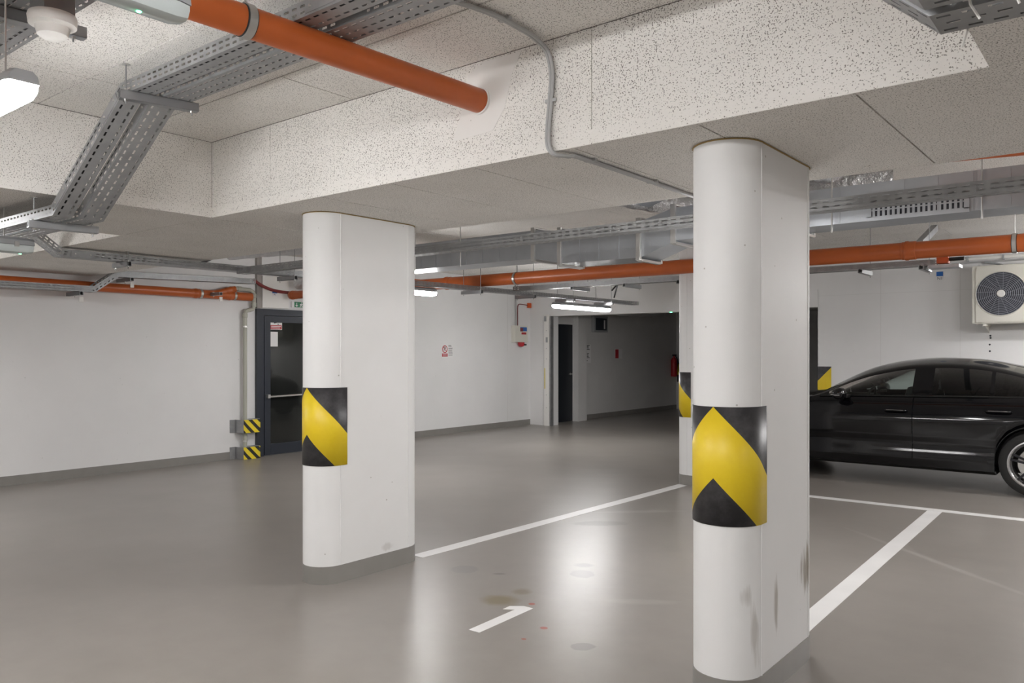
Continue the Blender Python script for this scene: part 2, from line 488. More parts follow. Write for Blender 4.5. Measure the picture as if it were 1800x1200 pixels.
def flank(core, axis, p, sgn, a0, a1, seams):
    ss = [a0] + [s for s in sorted(seams) if a0 + 0.02 < s < a1 - 0.02] + [a1]
    lo, hi = (p, p + 0.022) if sgn > 0 else (p - 0.022, p)
    for a, b in zip(ss[:-1], ss[1:]):
        if axis == 'x': box('flank_board', 'board', core, a + G / 2, b - G / 2, lo, hi, Z_LO + ES + 0.0002, Z_HI - 0.001)
        else: box('flank_board', 'board', core, lo, hi, a + G / 2, b - G / 2, Z_LO + ES + 0.0002, Z_HI - 0.001)
    e = MB()
    if axis == 'x': e.box(a0, a1, lo - (0.0012 if sgn > 0 else 0), hi + (0.0012 if sgn < 0 else 0), Z_LO + 0.0004, Z_LO + ES)
    else: e.box(lo - (0.0012 if sgn > 0 else 0), hi + (0.0012 if sgn < 0 else 0), a0, a1, Z_LO + 0.0004, Z_LO + ES)
    e.build('edge_strip', 'strip', core)
flank(beam, 'x', YB, 1, XL, XR, [-1.827, -4.12])
flank(beam, 'x', YB, 1, XW, XL2, [-7.2])
flank(beam, 'x', YB, 1, XR2, XE, [2.9])
flank(beam, 'x', YB2, -1, XW, XE, [-7.0, -4.7, -2.4, -0.1, 2.2])
flank(beam_l, 'y', XL, -1, YF, YB, [0.9, -1.4, -3.7])
flank(beam_l, 'y', XL2, 1, YF, YB, [0.9, -1.4, -3.7])
flank(beam_r, 'y', XR, 1, YF, YB, [0.9, -1.4, -3.7])
flank(beam_r, 'y', XR2, -1, YF, YB, [0.9, -1.4, -3.7])
# plastered patch round the drain pipe hole, plugged anchor holes under the beam
pm = MB().prism([(x, YB, z) for x, z in ((-2.62, 2.46), (-2.56, 2.60), (-2.52, 2.76), (-2.42, 2.80), (-2.20, 2.80), (-2.26, 2.70), (-2.30, 2.56), (-2.37, 2.47))], (0, -0.002, 0), (0, 0.004, 0))
pm.build('plaster_patch', 'plaster', beam)
for x, y in ((-1.033, 3.023), (-0.452, 3.095), (-1.037, 3.971), (-0.466, 3.901), (-1.935, 3.95), (-3.616, 3.152), (-3.3, 3.85), (-5.2, 3.2), (-2.2, 3.1)):
    MB().lathe([(0.0, 0.0), (0.028, 0.0), (0.031, 0.0015), (0.031, 0.005)], (x, y, Z_LO - 0.0025), (0, 0, 1), 20).build('anchor_plug', 'board', beam, smooth=True)

# walls
wl = struct(box('wall_left', 'wall', None, XW - 0.2, XW, YF - 0.2, YG + 0.2, 0.0, Z_HI + 0.02))
struct(box('baseboard_left', 'baseboard', None, XW, XW + 0.006, YF, 6.28, 0.0, 0.105))
struct(box('baseboard_left_far', 'baseboard', None, XW, XW + 0.006, 7.55, YG, 0.0, 0.105))
# faint vertical construction joints on the left wall
GX0, GX1, GZ = -9.05, -3.985, 2.13
wb = MB()
wb.box(XW, GX0 - 0.02, YG, YG + 0.25, 0, Z_HI + 0.02)
wb.box(GX0 - 0.02, GX1, YG, YG + 0.25, GZ, Z_HI + 0.02)
wb.box(GX1, XE + 0.2, YG, YG + 0.25, 0, Z_HI + 0.02)
wback = struct(wb.build('wall_back', 'wall', None))
struct(box('baseboard_back', 'baseboard', None, GX1, XE, YG - 0.006, YG, 0.0, 0.105))
struct(box('wall_right', 'wall', None, XE, XE + 0.2, YF - 0.2, YG + 0.2, 0, Z_HI + 0.02))
struct(box('wall_front', 'wall', None, XW - 0.2, XE + 0.2, YF - 0.2, YF, 0, Z_HI + 0.02))
for nm, x0, x1 in (('joint_line', -3.085, -3.079), ('joint_line', -2.05, -2.045)):
    box(nm, 'joint_paint', wback, x0, x1, YG - 0.0015, YG, 0.11, 2.7)
box('joint_line', 'joint_paint', wback, GX1, 0.5, YG - 0.0015, YG, 2.298, 2.302)
box('joint_line', 'joint_paint', wl, XW, XW + 0.0015, 11.79, 11.797, 0.11, 2.7)

# corridor behind the gate opening
cw = MB()
cw.box(-9.50, -9.30, YG + 0.2, 12.84, 0, 2.6).box(-9.50, -9.30, 13.62, 21.0, 0, 2.6).box(-9.50, -9.30, 12.84, 13.62, 2.0, 2.6)
cwl = struct(cw.build('wall_corridor_left', 'wall_grey', None))
struct(box('wall_corridor_end', 'wall_grey', None, -9.5, -1.5, 21.0, 21.2, 0, 2.6))
struct(box('wall_corridor_right', 'wall_grey', None, -1.7, -1.5, YG + 0.25, 21.0, 0, 2.6))
struct(box('ceiling_corridor', 'wall_grey', None, -9.5, -1.5, YG + 0.2, 21.2, 2.5, 2.7))
struct(box('baseboard_corridor', 'baseboard', None, -9.3, -9.294, 13.95, 21.0, 0, 0.105))
# corridor door with its pier
d2 = struct(box('door_2', 'dark_door', None, -9.36, -9.325, 12.845, 13.615, 0.01, 1.995))
MB().lathe([(0.0, 0.0), (0.022, 0.0), (0.022, 0.008), (0.0, 0.008)], (-9.325, 13.54, 0.98), (1, 0, 0), 16).build('handle_rose', 'zinc', d2)
MB().tube([(-9.318, 13.54, 0.98), (-9.28, 13.54, 0.98), (-9.275, 13.50, 0.98), (-9.275, 13.42, 0.98)], 0.009, 8).build('handle', 'zinc', d2, smooth=True)
struct(MB().box(-9.3, -9.19, 13.63, 13.95, 0, 2.5).build('trim_1', 'wall_grey', None))
# steel gate frame in the opening
gf = struct(MB().box(GX0 - 0.15, GX0 - 0.03, YG - 0.05, YG + 0.03, 0, 2.16).build('trim_2', 'white_pl', None, bevel=0.004))
box('guide_rail', 'galv', gf, GX0 - 0.05, GX0, YG - 0.035, YG + 0.06, 0, 2.13)
box('hinge_plate', 'grey_pl', gf, GX0 - 0.10, GX0 - 0.06, YG - 0.058, YG - 0.048, 1.62, 1.72)
box('hinge_plate', 'grey_pl', gf, GX0 - 0.14, GX0 - 0.09, YG - 0.058, YG - 0.048, 2.03, 2.13)
box('reflector_strip', 'yellow', gf, GX0 - 0.135, GX0 - 0.118, YG - 0.056, YG - 0.049, 0.72, 1.12)
for zz in (0.35, 0.6, 1.3, 1.5, 1.85):
    MB().lathe([(0.0, 0), (0.007, 0), (0.007, 0.006), (0.0, 0.008)], (GX0 - 0.09, YG - 0.05, zz), (0, -1, 0), 10).build('bolt', 'grey_pl', gf)
lint = struct(box('trim_3', 'wall', None, GX0 - 0.02, GX1, YG - 0.012, YG, GZ, GZ + 0.27))

# ------------------------------------------------------------------ glazed door in the left wall
dr = thing('door_1', (XW, 6.9, 0), 'anthracite', 'door')
del dr['label'], dr['category']; struct(dr)
DY0, DY1 = 6.29, 7.52
f = MB()
f.box(XW, XW + 0.05, DY0, DY0 + 0.11, 0, 2.035).box(XW, XW + 0.05, DY1 - 0.11, DY1, 0, 2.035).box(XW, XW + 0.05, DY0 + 0.11, DY1 - 0.11, 1.945, 2.035)
f.build('door_frame', 'frame', dr, bevel=0.003)
l0, l1 = DY0 + 0.115, DY1 - 0.115
f = MB()
f.box(XW + 0.01, XW + 0.058, l0, l0 + 0.095, 0.012, 1.94).box(XW + 0.01, XW + 0.058, l1 - 0.095, l1, 0.012, 1.94)
f.box(XW + 0.01, XW + 0.058, l0 + 0.095, l1 - 0.095, 1.85, 1.94).box(XW + 0.01, XW + 0.058, l0 + 0.095, l1 - 0.095, 0.012, 0.16)
lf = f.build('door_leaf', 'frame', dr, bevel=0.003)
box('pane', 'glass', lf, XW + 0.028, XW + 0.034, l0 + 0.09, l1 - 0.09, 0.155, 1.855)
MB().box(XW + 0.0005, XW + 0.002, l0, l1, 0.02, 1.94).build('dim_lobby_sheet', simple('dim_lobby_tone', (0.17, 0.17, 0.17), 0.7, var=0.25, vscale=1.2), dr)  # flat sheet behind the glass; the lobby's dimness is put into its grey
pb = MB().tube([(XW + 0.10, l0 + 0.03, 0.818), (XW + 0.10, l1 - 0.03, 0.835)], 0.014, 12).build('push_bar', 'zinc', lf, smooth=True)
for yy in (l0 + 0.04, l1 - 0.04): box('bar_bracket', 'zinc', pb, XW + 0.058, XW + 0.115, yy - 0.02, yy + 0.02, 0.80, 0.85, bevel=0.004)
box('threshold', 'galv', dr, XW, XW + 0.03, DY0, DY1, 0, 0.01)

# ------------------------------------------------------------------ pillars
def stadium(cx, cy, r, half, ang, n=16, grow=0.0):
    """outline, long axis along ang; starts at the near tip"""
    pts = []
    ca, sa = math.cos(ang), math.sin(ang)
    for sgn, a0 in ((-1, PI / 2), (1, -PI / 2)):
        for k in range(n + 1):
            t = a0 + PI * k / n
            x, y = sgn * half + (r + grow) * math.cos(t), (r + grow) * math.sin(t)
            pts.append((cx + x * ca - y * sa, cy + x * sa + y * ca))
    return pts
def pillar(label, cx, cy, half, ang, r=0.145, z1=Z_LO - 0.002, peak=0.0):
    root = thing('pillar', (cx, cy, 0), label, 'pillar')
    ol = stadium(cx, cy, r, half, ang)
    sh = MB().prism([(x, y, 0) for x, y in ol], (0, 0, 0.005), (0, 0, z1)).build('shaft', 'pillar', root, smooth=True)
    MB().prism([(x, y, 0) for x, y in stadium(cx, cy, r, half, ang, grow=0.003)], (0, 0, 0), (0, 0, 0.11)).build('plinth_coating', 'baseboard', root, smooth=True)
    sm = MB()
    for q in ((-half, -r), (half, -r), (-half, r), (half, r)):
        x = cx + q[0] * math.cos(ang) - q[1] * math.sin(ang); y = cy + q[0] * math.sin(ang) + q[1] * math.cos(ang)
        sm.tube([(x, y, 0.11), (x, y, z1)], 0.0035, 6)
    sm.build('formwork_seam', 'pillar', root)
    # curved warning sheet round the near end
    rr = r + 0.004
    path = []          # (x, y, arc)
    for k in range(-40, 41):
        s = k / 40 * 0.283
        q = rr * PI / 2
        if abs(s) <= q:
            t = PI + s / rr
            lx, ly = -half + rr * math.cos(t), rr * math.sin(t)
        else:
            ex = abs(s) - q
            lx, ly = -half + ex, -rr * (1 if s > 0 else -1)
        path.append((cx + lx * math.cos(ang) - ly * math.sin(ang), cy + lx * math.sin(ang) + ly * math.cos(ang), s))
    zt, zb = 1.222, 0.735
    vs, fs = [], []
    for x, y, s in path: vs += [(x, y, zt), (x, y, zb)]
    for k in range(len(path) - 1): fs.append((2 * k, 2 * k + 1, 2 * k + 3, 2 * k + 2))
    me = bpy.data.meshes.new('warning_band'); me.from_pydata(vs, [], fs); me.materials.append(M['chevron'])
    lay = me.uv_layers.new(name='UVMap')
    for lp in me.loops:
        i = lp.vertex_index
        lay.data[lp.index].uv = (path[i // 2][2], 0.0 if i % 2 == 0 else zt - zb)
    me.shade_smooth()
    o = bpy.data.objects.new('warning_band', me); COL.objects.link(o); attach(o, root)
    md = o.modifiers.new('thickness', 'SOLIDIFY'); md.thickness = 0.003
    # brown sealant where the shaft meets the beam
    if z1 > 2.2:
        pts = [(x, y, z1 - 0.003) for x, y in stadium(cx, cy, r, half, ang, grow=0.002)]
        MB().tube(pts + pts[:2], 0.003, 6, cap=False).build('sealant_bead', 'caulk', root)
    return root
pillar('white rounded pillar with clean foot between the dark glazed door and the painted number', -4.10, 3.50, 0.29, PI / 2)
pillar('white rounded pillar with yellow chevron band and brown tyre scuffs near its foot', -1.395, 3.49, 0.285, PI / 2)
pillar('white pillar with chevron band standing at the far end of the long white line', -3.63, 8.02, 0.27, 0.0, z1=Z_HI - 0.002)

# ------------------------------------------------------------------ floor markings
def marking(name, poly, label, cat='floor marking'):
    o = MB().prism([(x, y, 0) for x, y in poly], (0, 0, 0.0002), (0, 0, 0.0022)).build(name, 'line')
    return tag(o, label, cat)
marking('parking_line', [(-4.085, 3.95), (-3.975, 3.95), (-3.885, 7.86), (-4.0, 7.88)], 'long white parking line running between two pillars with chevron bands')
marking('parking_line', [(-3.2, 8.10), (-3.2, 7.99), (2.5, 8.045), (2.5, 8.175)], 'white line along the aisle in front of the black car')
marking('parking_line', [(-1.475, 3.92), (-1.365, 3.92), (-1.455, 8.0), (-1.575, 8.0)], 'white bay line from the scuffed pillar to the line by the car')
marking('parking_number', [(-2.761, 3.079), (-2.689, 3.081), (-2.706, 3.561), (-2.772, 3.56), (-2.835, 3.509), (-2.831, 3.444), (-2.774, 3.48)], 'painted white number one on the grey floor', 'floor number')

# ------------------------------------------------------------------ perforated cable trays
def cable_tray(label, path, lat, width, height, pitch=0.05, slot=0.028, lip=0.012, slots_side=2, group=None, couplers=(), ends=True):
    """path: points along the middle of the tray bottom; lat: horizontal unit vector across the tray"""
    P = [Vector(p) for p in path]; L = Vector(lat).normalized()
    root = thing('cable_tray', P[0], label, 'cable tray', group)
    nseg = len(P) - 1
    D = [(P[i + 1] - P[i]).normalized() for i in range(nseg)]
    NN = []
    for d in D:
        n = L.cross(d)
        NN.append(n if n.z > 0 or (abs(n.z) < 1e-6) else -n)
    def mitre(i, end):
        j = i + 1 if end else i - 1
        if j < 0 or j >= nseg: return 0.0
        # shift along the segment per unit of height
        a, b = (D[i], D[j]) if end else (D[j], D[i])
        ang = a.angle(b)
        sgn = 1 if NN[i].dot(b if end else -a) > 0 else -1
        return math.tan(ang / 2) * sgn * (-1 if end else 1)
    def strip(mb, i, rows, off):
        """rows: list of ((l, n), (l, n), slotted, phase)"""
        A, B = P[i], P[i + 1]; ln = (B - A).length
        m0, m1 = mitre(i, False), mitre(i, True)
        def pt(q, t):
            l, n = q
            s0, s1 = m0 * n, ln + m1 * n
            return A + D[i] * (s0 + (s1 - s0) * t) + L * l + NN[i] * n
        for q0, q1, slotted, ph in rows:
            if not slotted:
                mb.add([pt(q0, 0), pt(q0, 1), pt(q1, 1), pt(q1, 0)], [(0, 1, 2, 3)])
                continue
            cnt = max(1, int(round(ln / pitch))); fr = slot * cnt / ln
            prev = 0.0
            for k in range(cnt):
                a = (k + 0.5 + ph) / cnt - slot / ln / 2; b = a + slot / ln
                if a <= prev + 1e-4 or b >= 1 - 1e-4: continue
                mb.add([pt(q0, prev), pt(q0, a), pt(q1, a), pt(q1, prev)], [(0, 1, 2, 3)])
                prev = b
            mb.add([pt(q0, prev), pt(q0, 1), pt(q1, 1), pt(q1, prev)], [(0, 1, 2, 3)])
    hw = width / 2; sw = 0.0095
    base, sides = MB(), (MB(), MB())
    nr = max(2, int(round(width / 0.042)))
    for i in range(nseg):
        rows = []; x = -hw
        for k in range(nr):
            c = -hw + width * (k + 0.5) / nr
            rows.append(((x, 0), (c - sw / 2, 0), False, 0)); rows.append(((c - sw / 2, 0), (c + sw / 2, 0), True, 0.25 * (k % 2))); x = c + sw / 2
        rows.append(((x, 0), (hw, 0), False, 0)); strip(base, i, rows, 0)
        for s, mb in ((-1, sides[0]), (1, sides[1])):
            l = s * hw; rows = []; z = 0.0
            for k in range(slots_side):
                c = height * (k + 0.75) / (slots_side + 0.5)
                rows.append(((l, z), (l, c - sw / 2), False, 0)); rows.append(((l, c - sw / 2), (l, c + sw / 2), True, 0.0)); z = c + sw / 2
            rows.append(((l, z), (l, height), False, 0))
            rows.append(((l, height), (l - s * lip, height), False, 0)); rows.append(((l - s * lip, height), (l - s * lip, height - lip * 0.6), False, 0))
            strip(mb, i, rows, 0)
    base.build('tray_base', 'galv', root)
    for mb in sides: mb.build('tray_side', 'galv', root)
    for ci, (seg, t) in enumerate(couplers):
        c = P[seg].lerp(P[seg + 1], t)
        for s in (-1, 1):
            pl = MB().obox(c + L * s * (hw + 0.0015) + NN[seg] * height * 0.5, D[seg] * 0.09, L * 0.001, NN[seg] * height * 0.36).build('coupler_plate', 'galv', root)
            for e in (-0.06, 0.06):
                MB().lathe([(0, 0.006), (0.006, 0.005), (0.007, 0)], c + L * s * (hw + 0.002) + NN[seg] * height * 0.5 + D[seg] * e, L * s, 8).build('bolt', 'zinc', pl)
    return root

def strut_hanger(label, a, b, ztop, rods=(0.08, 0.92), h=0.041, group='strut hangers under the cable trays', rod_z=None):
    """C-profile strut from a to b (bottom centres) hung on threaded rods"""
    a, b = Vector(a), Vector(b); d = (b - a).normalized(); w = Vector((0, 0, 1)).cross(d).normalized()
    root = thing('strut_hanger', a, label, 'hanger', group)
    t = 0.004; hw = 0.0205
    mb = MB()
    c = (a + b) / 2; hl = (b - a).length / 2
    mb.obox(c + Vector((0, 0, t / 2)), d * hl, w * hw, Vector((0, 0, t / 2)))
    for s in (-1, 1):
        mb.obox(c + w * s * (hw - t / 2) + Vector((0, 0, h / 2)), d * hl, w * t / 2, Vector((0, 0, h / 2)))
        mb.obox(c + w * s * (hw - 0.006) + Vector((0, 0, h - t / 2)), d * hl, w * 0.006, Vector((0, 0, t / 2)))
    mb.build('strut', 'strut', root)
    for q in rods:
        p = a.lerp(b, q)
        rd = MB().tube([p + Vector((0, 0, -0.02)), (p.x, p.y, ztop)], 0.0036, 8).build('threaded_rod', 'galv', root, smooth=True)
        for z in (p.z - 0.008, p.z + h + 0.002):
            MB().lathe([(0, 0), (0.0095, 0), (0.0095, 0.008), (0, 0.008)], (p.x, p.y, z), (0, 0, 1), 6).build('nut', 'zinc', rd)
        MB().lathe([(0.0, 0), (0.02, 0), (0.02, 0.003), (0, 0.003)], (p.x, p.y, ztop - 0.003), (0, 0, 1), 12).build('washer', 'zinc', rd)
    return root

# the pair of trays in the coffer: under the left drop beam, up into the coffer, down under the right beam
zt, zl, zr = 2.685, 2.19, 2.19
pair = []
for yc, wd, nm in ((1.855, 0.10, 'narrow perforated steel cable tray stepping up into the coffer beside a wider tray'), (2.01, 0.13, 'wider perforated steel cable tray stepping up into the coffer, nearest the speckled beam')):
    pair.append(cable_tray(nm, [(-9.2, yc, zl), (-4.66, yc, zl), (-3.86, yc, zt), (-0.93, yc, zt), (-0.38, yc, zr), (2.6, yc, zr)], (0, 1, 0), wd, 0.06,
        couplers=((1, 0.14), (1, 0.86), (2, 0.52), (3, 0.85)), group='pair of cable trays in the coffer'))
strut_hanger('grey strut on a threaded rod at the upper bend of the tray pair', (-3.79, 1.76, zt - 0.043), (-3.71, 2.11, zt - 0.043), Z_HI)
strut_hanger('grey strut under the tray pair below the left beam', (-4.93, 1.78, zl - 0.043), (-4.88, 2.14, zl - 0.043), Z_LO)
strut_hanger('grey strut carrying the tray pair under the right hand beam', (-0.10, 1.74, zr - 0.043), (-0.06, 2.13, zr - 0.043), Z_LO)
# wide tray nearer the camera
cable_tray('wide perforated steel cable tray above the round smoke detector', [(-4.72, 1.13, 2.69), (-0.5, 1.13, 2.69)], (0, 1, 0), 0.28, 0.06, couplers=((0, 0.46),))
strut_hanger('dark strut under the wide tray next to the smoke detector', (-3.235, 0.93, 2.645), (-3.185, 1.35, 2.645), Z_HI, rods=(0.12, 0.9))
# trays further back
cable_tray('perforated tray running under the wide beam toward the glazed door', [(-7.08, 2.2, 2.50), (-7.08, 2.56, 2.40), (-7.08, 2.78, 2.235), (-7.02, 6.2, 2.235)], (1, 0, 0), 0.14, 0.06, couplers=((2, 0.05),))
strut_hanger('short dark bracket under the tray that leads to the glazed door', (-7.20, 3.30, 2.19), (-6.92, 3.30, 2.19), Z_LO)
strut_hanger('short dark bracket under the tray beyond the wide beam', (-7.18, 5.0, 2.19), (-6.88, 5.0, 2.19), Z_HI)
cable_tray('bright perforated tray along the left wall stepping up before the glazed door', [(-9.32, -1.0, 2.115), (-9.32, 4.03, 2.115), (-9.32, 4.29, 2.305), (-9.32, 6.08, 2.345)], (1, 0, 0), 0.16, 0.065, slots_side=2)
for yy, zz in ((3.86, 2.07), (4.42, 2.262), (5.55, 2.16)):
    strut_hanger('small wall bracket with a white end plate below the wall tray', (-9.55, yy, zz), (-9.20, yy, zz), zz + 0.046 if zz < 2.2 else zz + 0.05, rods=(0.5,), group='brackets on the left wall')
    tag(MB().box(-9.21, -9.195, yy - 0.02, yy + 0.02, zz - 0.075, zz - 0.02).build('end_plate', 'white_pl', None, bevel=0.003), 'small white plate under a bracket on the left wall', 'end plate', 'white plates on the wall brackets')
cable_tray('long perforated tray in front of the sheet metal air duct', [(-6.965, 4.42, 2.205), (3.0, 4.42, 2.205)], (0, 1, 0), 0.10, 0.062, slots_side=2, pitch=0.06, slot=0.034)
cable_tray('perforated tray carrying two lit lamps, leading to the gate', [(-6.68, 5.6, 2.215), (-6.68, 11.6, 2.215)], (1, 0, 0), 0.13, 0.055, pitch=0.06, slot=0.034)
for yy in (7.5, 8.6, 9.55, 10.6):
    strut_hanger('dark bracket on the gate tray above the lit hanging lamp' if yy > 9 else 'dark bracket on the gate tray below the long orange pipe', (-6.84, yy, 2.172), (-6.50, yy, 2.172), Z_HI, group='brackets along the gate tray')
cable_tray('perforated tray crossing toward the back wall beside the orange junction box', [(-6.62, 8.33, 2.255), (-1.56, 8.33, 2.255)], (0, 1, 0), 0.13, 0.055, pitch=0.06, slot=0.034)
for xx in (-5.6, -4.85, -4.15, -2.2, -1.66):
    strut_hanger({-2.2: 'dark bracket under the crossing tray between the scuffed pillar and the junction box', -1.66: 'dark bracket under the crossing tray end beside the orange junction box'}.get(xx, 'dark bracket under the crossing tray between two pillars behind the orange pipe'), (xx, 8.16, 2.212), (xx, 8.54, 2.212), Z_HI, rods=(0.95,), group='brackets along the crossing tray')

def cable(name, label, pts, r, mat='rubber', cat='cable', n=8, group=None):
    return tag(MB().tube(pts, r, n).build(name, mat, None, smooth=True), label, cat, group)
def curve(pts, k=6):
    """Catmull-Rom through the points"""
    P = [Vector(p) for p in pts]; P = [P[0] * 2 - P[1]] + P + [P[-1] * 2 - P[-2]]; out = []
    for i in range(1, len(P) - 2):
        for j in range(k):
            t = j / k; a, b, c, d = P[i - 1], P[i], P[i + 1], P[i + 2]
            out.append(0.5 * ((2 * b) + (c - a) * t + (2 * a - 5 * b + 4 * c - d) * t * t + (3 * b - a - 3 * c + d) * t ** 3))
    out.append(P[-2]); return out
for k, (dy, r) in enumerate(((-0.02, 0.009), (0.018, 0.007))):
    cable('cable', ('thick black cable lying in the narrow tray of the pair', 'thin black cable lying in the narrow tray of the pair')[k], [(-9.1, 1.855 + dy, zl + r + 0.003), (-4.67, 1.855 + dy, zl + r + 0.003), (-3.87, 1.855 + dy, zt + r + 0.003), (-0.95, 1.855 + dy, zt + r + 0.003)], r, group='cables in the narrow tray')
cable('cable', 'thick dark cable lying in the wide tray above the smoke detector', [(-4.7, 1.08, 2.706), (-0.6, 1.1, 2.706)], 0.013)
cable('cable', 'dark cable looping from the crossing tray down to the gate tray', curve([(-6.15, 10.0, 2.34), (-6.15, 10.2, 2.47), (-6.35, 10.5, 2.48), (-6.6, 10.8, 2.30)]), 0.012)
# white cable ties on the tray at the right
for x, y, dx in ((-0.30, 1.925, 0.02), (-0.33, 2.08, -0.01), (-0.22, 1.89, 0.015)):
    tag(MB().tube([(x, y, zr + 0.02), (x + 0.004, y, zr - 0.004), (x + dx, y + 0.01, zr - 0.035)], 0.003, 6).build('cable_tie', 'white_pl'), 'white plastic cable tie hanging from the tray under the right beam', 'cable tie', 'cable ties on the tray pair')

# ------------------------------------------------------------------ orange drain pipes
def pipe_run(name, label, a, b, r, sockets=(), clamps=(), ztop=None, mat='orange', cat='pipe', root=None):
    a, b = Vector(a), Vector(b); d = (b - a).normalized(); ln = (b - a).length
    root = root or thing(name, a, label, cat)
    MB().tube([a, b], r, 32).build('pipe' if label else 'branch_pipe', mat, root, smooth=True)
    for s in sockets:
        c = a + d * s
        MB().lathe([(r, -0.03), (r * 1.06, -0.026), (r * 1.06, -0.006), (r * 1.14, 0.0), (r * 1.14, 0.022), (r * 1.08, 0.03), (r * 1.08, 0.085), (r, 0.09)], c, d, 32).build('socket', mat, root, smooth=True)
    for s in clamps:
        c = a + d * s
        ring = MB().lathe([(r + 0.001, -0.015), (r + 0.007, -0.015), (r + 0.007, 0.015), (r + 0.001, 0.015), (r + 0.001, -0.015)], c, d, 32).build('pipe_clamp', 'zinc', root, smooth=30)
        MB().lathe([(r + 0.0005, -0.02), (r + 0.003, -0.02), (r + 0.003, 0.02), (r + 0.0005, 0.02)], c, d, 32).build('rubber_lining', 'rubber', ring, smooth=True)
        if ztop: MB().tube([c + Vector((0, 0, r)), (c.x, c.y, ztop)], 0.005, 8).build('clamp_rod', 'zinc', ring)
    return root
pipe_run('drain_pipe', 'thick orange plastic drain pipe entering the speckled beam', (-2.72, -1.2, 2.66), (-2.447, 2.84, 2.622), 0.056, clamps=(2.83,), ztop=Z_HI)
tag(MB().lathe([(0.0565, -0.012), (0.064, -0.012), (0.063, 0.001), (0.0565, 0.001)], (-2.4475, YB - 0.001, 2.622), (0, 1, 0), 32).build('mortar_collar', 'plaster', None, smooth=True), 'ragged mortar ring where the orange pipe enters the beam', 'mortar ring')
lp_ = pipe_run('drain_pipe', 'long orange drain pipe with sockets hung below the air duct', (-9.45, 7.75, 2.365), (3.2, 7.75, 2.335), 0.076, sockets=(2.1, 5.75, 7.75), clamps=(3.30, 6.02, 8.58), ztop=Z_HI)
# oblique branch joining the long pipe
pipe_run('', '', (-8.7, 7.2, 2.50), (-7.75, 7.74, 2.365), 0.06, sockets=(0.5,), clamps=(0.35,), root=lp_)
pipe_run('drain_pipe', 'short orange pipe with a socket end above the glazed door', (-9.36, 6.72, 2.232), (-7.6, 6.66, 2.225), 0.055, sockets=(0.03,))
wp_ = pipe_run('drain_pipe', 'orange drain pipe along the left wall behind the tray', (-9.47, -2.0, 2.225), (-9.47, 6.16, 2.182), 0.055, sockets=(7.35, 7.82), clamps=(7.42, 7.90))
pipe_run('', '', (-9.44, 5.90, 2.27), (-9.47, 5.58, 2.19), 0.042, sockets=(0.05,), root=wp_)
pipe_run('drain_pipe', 'orange pipe end glimpsed above the air duct under the wide beam', (-1.1, 5.0, 2.57), (2.0, 5.0, 2.42), 0.05)
# grey waste pipe dropping beside the door
wp = thing('waste_pipe', (-9.53, 6.1, 0), 'grey green waste pipe dropping down the wall beside the glazed door', 'pipe')
pts = [(-9.50, 5.93, 2.285), (-9.50, 6.16, 2.275), (-9.50, 6.21, 2.25), (-9.50, 6.22, 2.21), (-9.50, 6.22, 2.06), (-9.50, 6.20, 2.02), (-9.50, 6.15, 2.005), (-9.50, 6.10, 1.99), (-9.50, 6.085, 1.95), (-9.50, 6.085, 0.0)]
MB().tube(pts, 0.028, 16).build('pipe', 'drain', wp, smooth=True)
for y, z, ax in ((6.22, 2.20, (0, 0, 1)), (6.22, 2.08, (0, 0, 1)), (6.085, 1.93, (0, 0, 1)), (6.0, 2.282, (0, 1, 0))):
    MB().lathe([(0.029, -0.03), (0.034, -0.025), (0.034, 0.025), (0.029, 0.03)], (-9.50, y, z), ax, 20).build('socket', 'drain', wp, smooth=True)
for z in (1.78, 0.24):
    MB().lathe([(0.029, -0.01), (0.036, -0.01), (0.036, 0.01), (0.029, 0.01), (0.029, -0.01)], (-9.50, 6.085, z), (0, 0, 1), 20).build('pipe_clamp', 'zinc', wp, smooth=30)
# steel crash guards round the pipe
def guard(label, z0, z1):
    root = thing('crash_guard', (XW, 6.1, z0), label, 'crash guard')
    t = 0.006
    pl = [(XW + 0.001, 5.905), (XW + 0.001, 5.985), (XW + 0.05, 5.99), (XW + 0.15, 6.02), (XW + 0.165, 6.05), (XW + 0.165, 6.235), (XW + 0.15, 6.262), (XW + 0.004, 6.275)]
    def wall_strip(ps, name, mat, off, uvf=None):
        mb = MB(); P = [Vector((x, y, 0)) for x, y in ps]; q = []
        for i, p in enumerate(P):
            tdir = (P[min(i + 1, len(P) - 1)] - P[max(i - 1, 0)]).normalized(); q.append(Vector((tdir.y, -tdir.x, 0)))
        for i in range(len(P) - 1):
            a, b, na, nb = P[i] + q[i] * off, P[i + 1] + q[i + 1] * off, q[i], q[i + 1]
            vs = [a, b, b + nb * t, a + na * t]
            mb.prism([(v.x, v.y, 0) for v in vs], (0, 0, z0), (0, 0, z1))
        return mb.build(name, mat, root, uv=uvf)
    wall_strip(pl, 'steel_bracket', 'galv', 0.0)
    wall_strip([pl[3]] + pl[4:7], 'hazard_sheet', 'hazard', t + 0.0005, lambda co: (co.y + co.x, co.z))
    MB().box(XW + 0.05, XW + 0.15, 6.10, 6.27, z1, z1 + 0.004).build('top_plate', 'galv', root)
guard('upper steel crash guard with yellow and black stripes beside the glazed door', 0.355, 0.53)
guard('lower steel crash guard with yellow and black stripes resting on the floor', 0.002, 0.165)

